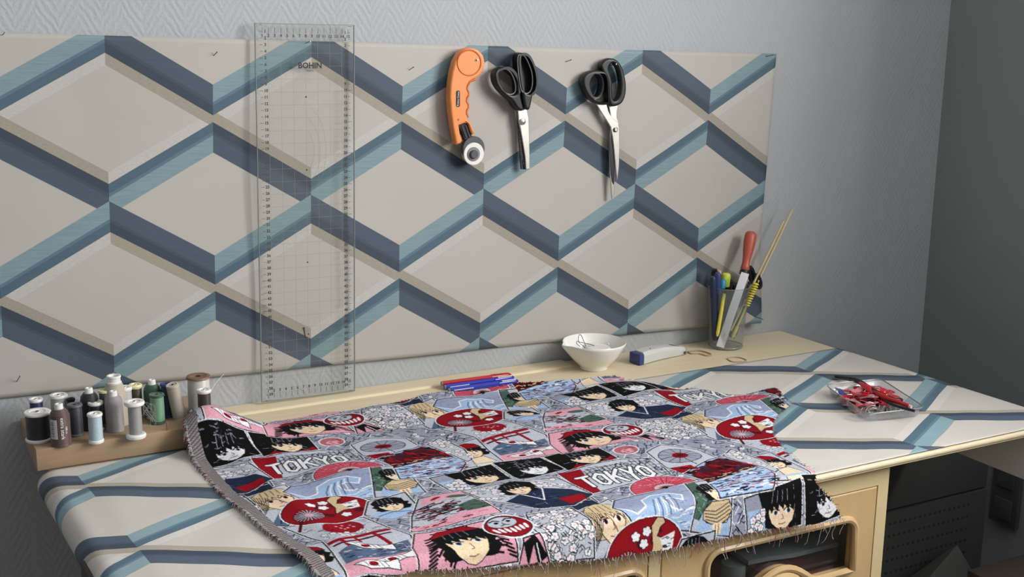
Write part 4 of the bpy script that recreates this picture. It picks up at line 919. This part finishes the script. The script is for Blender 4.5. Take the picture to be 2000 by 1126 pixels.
    # ---- dark fringe portraits (three in a row)
    panel([(-153,-190),(-84,-178),(-80,-122),(-157,-114)], BLK); face(-116,-146,24,26,BLK,WHT,shut=False); scrib(-150,-185,-90,-160,14,[GRY],.9,8)
    panel([(-77,-176),(8,-172),(3,-113),(-78,-106)], BLK); face(-34,-140,26,28,BLK,SKN,eye=NVY)
    P.poly([(-76,-112),(-60,-122),(-44,-110),(-76,-106)], RED); P.poly([(-26,-112),(2,-126),(2,-113)], RED)
    panel([(88,64),(190,54),(184,120),(90,126)], GRY)
    P.poly([(112,62),(190,54),(184,120),(128,122)], BLK); face(152,92,27,30,BLK,SKN,eye=SLT); blossoms(92,84,122,124,14,6,LBL)
    for bx in (-150,-76): scrib(bx,-186,bx+60,-118,16,[(62,60,66),GRY],.9,10,1.5)
    # ---- red block, town lines, TOKYO
    panel([(-97,-112),(8,-108),(52,-92),(40,-40),(-104,-28)], LGY)
    P.poly([(-97,-112),(-64,-106),(-84,-30),(-104,-28)], RED)
    scrib(-62,-104,40,-44,60,[BLK,BLK,SLT],1.2,7,2)
    for k in range(16):
        x = -64 + k*7; P.line([(x,-100+R.uniform(0,10)),(x-4,-44)], 1, BLK); P.line([(x,-98+R.uniform(0,12)),(x+6,-96+R.uniform(0,10))], 1.2, BLK)
    for k in range(6): P.line([(-66,-98+9*k),(46,-92+9*k)], .8, BLK)
    for i, ch in enumerate('TOKYO'):
        x0, y0, w, h = -86 + 23*i, -84 + 1.5*i, 17, 36
        for st in LET[ch]: P.line([(x0+w*x-4*y, y0+h*y) for x, y in st], 9, BLK)
        for st in LET[ch]: P.line([(x0+w*x-4*y, y0+h*y) for x, y in st], 5.6, WHT)
    # ---- parasol with a red spot, round mask
    panel([(54,-112),(92,-128),(138,-102),(140,-46),(60,-30),(48,-60)], LGY)
    P.ell(92,-84,34,24,GRY); P.ell(92,-84,13,9,RED)
    for k in range(12): P.line([(92,-84),(92+34*math.cos(k*.5236),-84+24*math.sin(k*.5236))], .8, BLK)
    P.line(epts(92,-84,34,24),1.2,BLK,True); P.poly([(52,-56),(84,-50),(80,-32),(54,-34)],RED); P.line([(92,-60),(94,-34)],1.5,BLK)
    P.ell(34,-134,20,17,WHT); P.ell(34,-134,18,15,(176,110,116)); P.ell(34,-130,10,8,PNK); scrib(22,-142,46,-124,14,[DRD],1,5)
    # ---- wave (generic), fan above
    panel([(-88,6),(30,3),(-1,92),(-92,72),(-108,30)], (150,160,186))
    scrib(-96,8,22,60,110,[GRY,SLT],.8,5)
    wv = [(-104,34),(-84,52),(-66,44),(-58,24),(-36,14),(-14,18),(0,34),(-8,46),(-22,34),(-34,38),(-30,54),(-12,62),(8,58),(-2,90),(-92,72)]
    P.poly(wv, LBL); P.line(wv[:13], 2.4, WHT)
    for k in range(7): P.line([(-62+7*k,70-k*2),(-54+6*k,46-2*k),(-44+5*k,30-k)], 1.6, WHT if k%2 else SLT)
    scrib(-90,58,0,86,40,[WHT,SLT,WHT],1.1,10)
    fan = [(0,2)] + epts(0,2,50,42,0,180,360,24)
    P.line(fan, 4, WHT, True); P.poly(fan, (196,92,108)); P.line(fan, 1.1, BLK, True)
    P.ell(0,0,16,12,WHT,0,180,360)
    for k in range(17):
        t = math.radians(180+11.25*k); P.line([(0,1),(48*math.cos(t),2+40*math.sin(t))], .8, DRD)
    scrib(-40,-34,36,-12,30,[PNK],1,4); P.ell(0,1,4,3,BLK)
    # ---- boy with scarf
    panel([(30,3),(76,10),(58,112),(-6,92)], LGY); P.poly([(30,6),(44,6),(34,60),(10,80),(2,76)], GRN); scrib(6,30,36,80,24,[(130,165,140),BLK],1.2,5,1.5)
    P.poly([(2,90),(20,66),(60,66),(57,110),(30,104)], LBL)
    face(48,40,16,21,BLK)
    sc = [(18,68),(34,58),(62,60),(66,74),(54,90),(28,88),(16,80)]
    P.poly(sc, TAN); P.line(sc, 1.1, BLK, True)
    for k in range(5): P.line([(20,68+4*k),(38,72+5*k),(62,64+5*k)], 1, BLK)
    P.poly([(30,88),(46,88),(42,104),(28,102)], SKN); P.line([(35,90),(33,102)],.8,BLK); P.line([(40,90),(38,103)],.8,BLK)
    # ---- autumn trees over water
    panel([(56,-30),(140,-62),(166,-30),(164,31),(139,60),(48,56),(62,8)], LBL)
    P.poly([(60,-20),(140,-58),(164,-28),(162,2),(60,16)], DRD)
    for _ in range(60): P.ell(R.uniform(64,160),R.uniform(-48,-2),R.uniform(3,8),R.uniform(2,6),R.choice([RED,RED,DRD,BLK,NVY,(176,40,54)]),R.uniform(0,90),n=9)
    scrib(60,0,158,12,46,[BLK,TAN,BLK],1.6,10); scrib(54,14,154,54,150,[WHT,NVY,SLT,RED,BLK,LGY],1.6,13,.15)
    # ---- red round fan with crane and chrysanthemum
    P.line(epts(-80,104,60,44,-8),5,WHT,True); P.ell(-80,104,60,44,RED,-8); P.line(epts(-80,104,60,44,-8),1.2,BLK,True)
    for _ in range(26): P.ell(R.uniform(-110,-40),R.uniform(80,130),R.uniform(4,9),R.uniform(3,6),R.choice([DRD,RED]),R.uniform(0,180),n=9)
    for k in range(22):
        t=k*.2856; P.line([(-108,116),(-108+20*math.cos(t),116+17*math.sin(t))],2.6,BLK); P.line([(-108,116),(-108+19*math.cos(t),116+16*math.sin(t))],1.5,LGY)
    P.ell(-108,116,6,5,PNK)
    for x,y in ((-92,82),(-80,94),(-74,78),(-62,126)): flower(x,y,7,WHT,WHT)
    cr = [(-66,72),(-56,62),(-46,64),(-44,72),(-52,76),(-58,88),(-34,98),(-44,112),(-60,112),(-74,120),(-66,100)]
    P.poly(cr, TAN); P.line(cr,1.3,BLK,True); P.poly([(-54,92),(-30,86),(-36,110),(-50,112)],WHT); scrib(-52,92,-36,108,10,[BLK],.9,7)
    P.line([(-124,128),(-136,152)],4,DRD)
    # ---- dark haired boy in blue
    panel([(-20,100),(34,98),(26,160),(-20,168),(-44,140)], LGY); P.poly([(-40,146),(-16,138),(20,140),(26,160),(-20,168)], LBL)
    face(0,124,19,22,BLK,eye=NVY); P.line([(-30,152),(-8,146),(16,154)],1.2,BLK)
    # ---- pink land, maroon trees and dark lake
    panel([(38,128),(98,128),(106,222),(-18,217),(6,172)], LGY)
    scrib(0,150,96,216,60,[BLK,SLT,BLK],1,9,.5)
    P.poly([(40,130),(98,130),(98,152),(30,150)], PNK); P.ell(56,140,9,3,RED,-20); P.ell(84,146,14,6,GRN,10)
    for _ in range(44): P.line([(R.uniform(0,80),R.uniform(156,196)),(R.uniform(0,90),R.uniform(160,200))] if 0 else [(lambda x,y:(x,y))(*(q:=(R.uniform(6,70),R.uniform(156,196)))),(q[0]+R.uniform(6,22),q[1]+R.uniform(-4,4))], 2.6, R.choice([DRD,DRD,(110,40,56),BLK]))
    P.poly([(66,180),(98,168),(104,200),(70,204)], GRN); scrib(62,176,100,200,12,[BLK],1,8)
    P.poly([(-14,206),(60,200),(104,204),(104,222),(-16,216)], PNK); scrib(-10,200,90,214,24,[DRD,(190,120,132)],1.6,9)
    # ---- woman in navy kimono
    panel([(100,128),(160,134),(244,138),(250,214),(205,238),(160,228),(108,186)], LGY)
    scrib(104,134,246,190,60,[BLK,BLK,SLT],1.1,9,1.4)
    blossoms(104,136,140,182,14,5); blossoms(196,142,240,170,14,5)
    P.poly([(128,196),(158,182),(196,176),(236,186),(250,214),(206,238),(160,228)], NVY); P.line([(158,182),(178,210),(196,176)],2,WHT)
    scrib(150,196,236,226,24,[BLK,SLT],1,9); P.poly([(196,214),(240,204),(236,224),(204,234)], RED)
    face(166,164,20,21,BLK,shut=True); P.poly([(150,140),(176,134),(196,146),(192,172),(184,150),(160,148)], BLK)
    # ---- cherry branches
    panel([(132,238),(196,244),(196,300),(192,336),(130,328),(116,280)], LGY); blossoms(122,244,192,330,64,6); scrib(118,244,188,330,70,[BLK,BLK,NVY],1.2,6,2)
    panel([(152,-62),(182,-80),(190,-20),(178,24),(168,28)], LGY); blossoms(160,-66,184,16,22,5)
    panel([(96,290),(120,288),(128,330),(84,326)], PNK); P.poly([(94,296),(112,288),(126,320),(112,328),(108,300),(98,328)], BLK); P.line([(112,300),(116,326)],1.6,WHT)
    # ---- large girl with red beret, pink ground
    panel([(-18,224),(88,234),(84,318),(-50,308),(-40,262)], PNK)
    for k in range(30):
        P.line([(-44+4.2*k,250),(-50+4.2*k,308)],.5,(226,180,196))
    for k in range(26):
        a=math.pi*(k/25*1.5-.25); P.line([(26+34*math.cos(a),270-38*math.sin(a)),(26+R.uniform(42,52)*math.cos(a+.12),270-R.uniform(40,48)*math.sin(a+.12)+4)],3,BLK)
    face(26,272,31,37,BLK,eye=SLT); P.poly([(-12,250),(6,232),(44,230),(60,246),(26,240)], RED)
    P.line([(-12,250),(6,232),(44,230),(60,246)],1,BLK)
    for k in range(9): P.line([(-10-2*k,262+5*k),(-22-2*k,268+5*k)],2.6,BLK); P.line([(58+2*k,258+6*k),(68+2*k,264+6*k)],2.6,BLK)
    # ---- round tumbler doll, red with white strokes
    P.ell(94,258,33,31,WHT); P.ell(94,258,30,28,RED); P.line(epts(94,258,30,28),1.2,BLK,True)
    P.ell(92,246,20,14,LGY); P.line(epts(92,246,20,14),1,BLK,True); P.ell(84,245,3,2.4,BLK); P.ell(101,245,3,2.4,BLK); P.line([(77,240),(84,238),(90,242)],2,BLK); P.line([(95,242),(101,238),(108,240)],2,BLK); P.line([(86,254),(92,252),(98,254)],1.4,BLK); P.line([(92,246),(91,250),(94,250)],1,BLK)
    for k in range(7): P.ell(73+7*k,270-abs(k-3)*1.6,2.6,8,WHT,-12+4*k,n=12)
    # anti-aliased to 1 mm, slight thread variation
    A = P.a
    rng = np.random.default_rng(2)
    return A
# ================================================================ woven fabric spread over the table and hanging over its front edge
YE, RF, ZFAB = -.6500, .0160, .0062
ZC = TZ + ZFAB - RF
def ssn(a, b, x): t = np.clip((x - a)/(b - a), 0, 1); return t*t*(3 - 2*t)
def fab_h(x, y):
    blk = ssn(.205, .125, x)*ssn(-.235, -.150, y)
    h = .031*blk + .030*ssn(.115, .075, x)*ssn(-.12, -.03, y)
    h = h + .030*np.exp(-(((x - .080)/.034)**2 + ((y + .172)/.036)**2))
    w = .0032*np.sin(x*21 + y*12 + .6) + .0026*np.sin(x*9 - y*31) + .0016*np.sin(x*47 + y*23)
    edge = ssn(YE, YE + .07, y)
    h = h + np.maximum(w*edge, -.0016)
    h = h + .010*np.exp(-((y + .085 + .10*(x - .3))/.022)**2)*ssn(.34, .6, x)*ssn(.98, .7, x)          # rolled wave along the far edge
    h = h + .008*np.exp(-(((x - 1.0)/.05)**2 + ((y + .37)/.05)**2))
    h = h + .004*np.exp(-((x - .093 + .07*y)/.018)**2)
    return h
def fab_pos(x, Y):
    x = np.asarray(x, float); Y = np.asarray(Y, float)
    l = np.maximum(YE - Y, 0); a = np.minimum(l/RF, PI/2); rest = np.maximum(l - RF*PI/2, 0)
    z_top = TZ + ZFAB + fab_h(x, np.maximum(Y, YE))
    y = np.where(Y > YE, Y, YE - RF*np.sin(a)); z = np.where(Y > YE, z_top, z_top - RF + RF*np.cos(a) - rest)
    y = y - rest*.03*(1 + np.sin(x*26)) - .0025*(1 + np.sin(x*30 + 1))*np.minimum(rest/.03, 1)
    return x, y, z
def fab_px(px, py):
    """photo point on the fabric -> flat fabric coordinates"""
    x, y, h = .5, -.3, 0.
    for _ in range(40):
        q = W(px, py, 'z', TZ + ZFAB + h); x, y = q.x, q.y; h = .7*h + .3*float(fab_h(np.array(x), np.array(max(y, YE))))
    if y > YE - .006: return x, y
    q = W(px, py, 'y', YE - RF - .004); return q.x, YE - (RF*PI/2 + max(0, ZC - q.z))
EDGE_B = [(372,797),(384,786),(398,785),(430,797),(470,812),(500,821),(530,822),(580,815),(640,803),(700,798),(760,787),(830,768),(900,763),(960,755),(1010,746),(1080,742),(1150,737),(1200,732),(1240,741),(1290,752),(1330,757),(1362,757),(1400,765),(1440,772),(1480,763),(1515,756),(1532,775),(1545,790)]
EDGE_R = [(1525,805),(1510,832),(1513,850),(1535,880),(1568,906),(1600,932),(1622,970),(1645,1012)]
EDGE_F = [(1600,1022),(1500,1036),(1400,1053),(1300,1075),(1200,1090),(1100,1097),(1000,1108),(900,1115),(830,1112),(760,1118),(680,1123),(632,1130)]
EDGE_L = [(600,1097),(560,1064),(520,1036),(480,1001),(440,972),(412,942),(390,915),(373,886),(363,855),(360,825)]
bnd = np.array([fab_px(*p) for p in EDGE_B + EDGE_R + EDGE_F + EDGE_L])
step = .001
xs = np.arange(.015, 1.035, step); ys = np.arange(.012, YE - .19, -step)
GX, GY = np.meshgrid(xs, ys)
def inside(X, Y, P):
    m = np.zeros(X.shape, bool)
    for i in range(len(P)):
        ax, ay = P[i]; bx_, by_ = P[(i+1) % len(P)]
        if ay != by_: m ^= ((ay > Y) != (by_ > Y)) & (X < (bx_ - ax)*(Y - ay)/(by_ - ay) + ax)
    return m
rng = np.random.default_rng(4)
jx = np.repeat(rng.normal(0, .0011, (len(ys), 1)), len(xs), 1) + .0012*np.sin(GY*900 + np.sin(GY*310)*3); jy = np.repeat(rng.normal(0, .0010, (1, len(xs))), len(ys), 0)
ins = inside(GX + jx, GY + jy, bnd)
left = np.array([fab_px(*p) for p in EDGE_L[::-1] + [EDGE_F[-1]]]); left = left[np.argsort(-left[:, 1])]
xl = np.interp(-GY, -left[:, 1], left[:, 0])
SELV = .0185
selv = GX < xl + SELV
# colours from the woven repeat
F1 = W(683, 925, 'z', TZ + .006); ea = np.array([.367, -.237]); eb = np.array([.333, .243]); e1 = (ea + eb)/2; e2 = ea - eb
Mst = np.linalg.inv(np.stack([e1/.35, e2/.48], 1))
S = Mst[0, 0]*(GX - F1.x) + Mst[0, 1]*(GY - F1.y); T_ = Mst[1, 0]*(GX - F1.x) + Mst[1, 1]*(GY - F1.y)
k = np.floor(S/.35 + .5); S = S - k*.35; T_ = T_ - k*.24; T_ = T_ - np.floor(T_/.48 + .5)*.48
A = make_print(); A = (A + np.roll(A, -1, 0) + np.roll(A, -1, 1) + np.roll(np.roll(A, -1, 0), -1, 1))/4
iy = np.clip(((T_ + .24)*1000*RES).astype(int), 0, A.shape[0] - 1); ix = np.clip(((S + .175)*1000*RES).astype(int), 0, A.shape[1] - 1)
Cc = A[iy, ix]
rib = (np.floor((GY*.97 - GX*.35)/.0022) % 2)[..., None]
Cs = np.where(rib > 0, np.array([150, 144, 146.]), np.array([104, 98, 100.]))
Cs = np.where((GX < xl + .0035)[..., None], np.where(rng.random(GX.shape)[..., None] > .4, 196., 120.)*np.ones(3), Cs)
Cc = np.where(selv[..., None], Cs, Cc*.97)*(1 + rng.normal(0, .045, GX.shape)[..., None])
Cc = np.clip((Cc/255 - .5)*1.12 + .48, .06, 1); Cc = np.where(Cc <= .04045, Cc/12.92, ((Cc + .055)/1.055)**2.4)
PXx, PYy, PZz = fab_pos(GX, GY)
P3 = np.stack([PXx, PYy, PZz], -1)
mt, bsd = begin('woven_fabric'); n_ = E.nt.nodes.new('ShaderNodeAttribute'); n_.attribute_name = 'weave'
E.nt.links.new(n_.outputs['Color'], bsd.inputs['Base Color']); put(bsd, 'Roughness', .9); put(bsd, 'Specular IOR Level', .08)
v_ = coords(); x_, y_, z_ = sep(v_)
bump(bsd, E.op('SINE', x_*3300)*.5 + E.op('SINE', (y_ + z_)*3300)*.5 + noise(500, v_, 2), .2, .0005)
def fab_mesh(name, mask_v, parent=None):
    q = mask_v[:-1, :-1] & mask_v[1:, :-1] & mask_v[:-1, 1:] & mask_v[1:, 1:]
    idx = np.arange(GX.size).reshape(GX.shape); f = np.stack([idx[:-1, :-1][q], idx[1:, :-1][q], idx[1:, 1:][q], idx[:-1, 1:][q]], 1)
    u, inv = np.unique(f, return_inverse=True); f = inv.reshape(f.shape)
    vv = P3.reshape(-1, 3)[u].astype(np.float32); cc = np.concatenate([Cc.reshape(-1, 3)[u], np.ones((len(u), 1))], 1).astype(np.float32)
    me = bpy.data.meshes.new(name); me.vertices.add(len(vv)); me.vertices.foreach_set('co', vv.ravel()); me.loops.add(f.size); me.loops.foreach_set('vertex_index', f.ravel().astype(np.int32))
    me.polygons.add(len(f)); me.polygons.foreach_set('loop_start', np.arange(0, f.size, 4, dtype=np.int32)); me.polygons.foreach_set('loop_total', np.full(len(f), 4, np.int32))
    me.polygons.foreach_set('use_smooth', np.ones(len(f), bool)); me.update(calc_edges=True)
    ca = me.color_attributes.new('weave', 'FLOAT_COLOR', 'POINT'); ca.data.foreach_set('color', cc.ravel()); me.materials.append(MAT['woven_fabric'])
    o = bpy.data.objects.new(name, me); COL.objects.link(o)
    if parent: o.parent = parent
    return o
selv_d = np.zeros_like(selv); selv_d = GX < xl + SELV - step*.5
fab = fab_mesh('printed_fabric', ins & ~(GX < xl + SELV - step))
tag(fab, 'woven tapestry fabric with comic panels in red, black and blue spread over the table', 'fabric')
fab_mesh('selvedge', ins & (GX < xl + SELV + step*.6), fab)['label'] = 'grey ribbed selvedge strip'
# frayed ends
def along(pts, n):
    p = np.array(pts); d = np.r_[0, np.cumsum(np.hypot(*np.diff(p, axis=0).T))]; t = np.linspace(0, d[-1], n); return np.stack([np.interp(t, d, p[:, 0]), np.interp(t, d, p[:, 1])], 1)
mbf = MB(); R6 = random.Random(8)
front = [fab_px(*p) for p in [EDGE_R[-1]] + EDGE_F]
for (x, Y) in along(front, 250):
    if R6.random() < .12: continue
    x += R6.uniform(-.004, .004); X, y, z = (float(q) for q in fab_pos(x, Y + .002)); ln = R6.choice([.004, .006, .008, .012, .018, .024]) if R6.random() < .8 else .034
    p = [Vector((X, y - .0006, z))]; dx = R6.uniform(-.5, .5)
    for s in range(1, 5): p.append(Vector((X + dx*ln*s/4 + R6.uniform(-.0016, .0016), y - .0012 - R6.uniform(0, .003), z - ln*s/4*(1 if s < 4 else R6.uniform(.7, 1)))))
    mbf.tube(smooth_loop(p, 2, False), R6.uniform(.00022, .00042), 4, mi=0 if R6.random() < .78 else 1)
for (x, Y) in along([fab_px(*p) for p in EDGE_R[:-2]] + [fab_px(*p) for p in EDGE_R[-2:]], 60):
    X, y, z = (float(q) for q in fab_pos(x - .001, Y)); a = R6.uniform(-.8, .8); ln = R6.uniform(.002, .008)
    mbf.tube([(X, y, z + .0004), (X + ln*.5*math.cos(a), y + ln*.5*math.sin(a), z + .0012), (X + ln*math.cos(a), y + ln*math.sin(a), z + .0004)], .00028, 4, mi=0 if R6.random() < .6 else 2)
cx_, cY_ = fab_px(1535, 782)
for i in range(26):
    X, y, z = (float(q) for q in fab_pos(cx_ - R6.uniform(.0, .03), cY_ + R6.uniform(-.012, .028))); a = R6.uniform(-.4, .7); ln = R6.uniform(.01, .03)
    mbf.tube([(X, y, z + .0005), (X + ln*.5*math.cos(a), y + ln*.5*math.sin(a), z + .002), (X + ln*math.cos(a), y + ln*math.sin(a), TZ + .004)], .00032, 4, mi=R6.choice([0, 2, 2]))
for (x, Y) in along(left, 330):
    X, y, z = (float(q) for q in fab_pos(x + .001, Y)); a = R6.uniform(2.4, 3.9); ln = R6.uniform(.002, .006)
    mbf.tube([(X + .002, y, z + .0008), (X + ln*.6*math.cos(a), y + ln*.6*math.sin(a), z + .0016), (X + ln*math.cos(a), y + ln*math.sin(a) + R6.uniform(-.002, .002), max(z - .003, TZ + .003))], .00034, 4, mi=R6.choice([0, 0, 0, 0, 1, 2, 2]))
fr = mbf.build('fringe', ['grey_fray', 'wine_fray', 'ink_black'], fab); fr['kind'] = 'stuff'; fr['label'] = 'frayed thread ends'
# ================================================================ light: daylight from the window in the right wall
def area(name, loc, rot, sx, sy, power, col):
    l = bpy.data.lights.new(name, 'AREA'); l.shape = 'RECTANGLE'; l.size = sx; l.size_y = sy; l.energy = power; l.color = col
    o = bpy.data.objects.new(name, l); COL.objects.link(o); o.location = loc; o.rotation_euler = rot; return o
area('window_daylight', (XR + WTH + .03, (WY0 + WY1)/2, (WZ0 + WZ1)/2), (0, PI/2, 0), WZ1 - WZ0, WY1 - WY0, 144, (1.0, .985, .96))
wd = bpy.data.worlds.new('world'); SC.world = wd; wd.use_nodes = True; bg = wd.node_tree.nodes['Background']; bg.inputs[0].default_value = (.88, .94, 1, 1); bg.inputs[1].default_value = .285
SC.view_settings.view_transform = 'Standard'; SC.view_settings.look = 'None'; SC.view_settings.exposure = 0; SC.view_settings.gamma = 1; SC.view_settings.use_curve_mapping = False
SC.cycles.max_bounces = 8; SC.cycles.transparent_max_bounces = 24; SC.cycles.caustics_reflective = False; SC.cycles.caustics_refractive = False
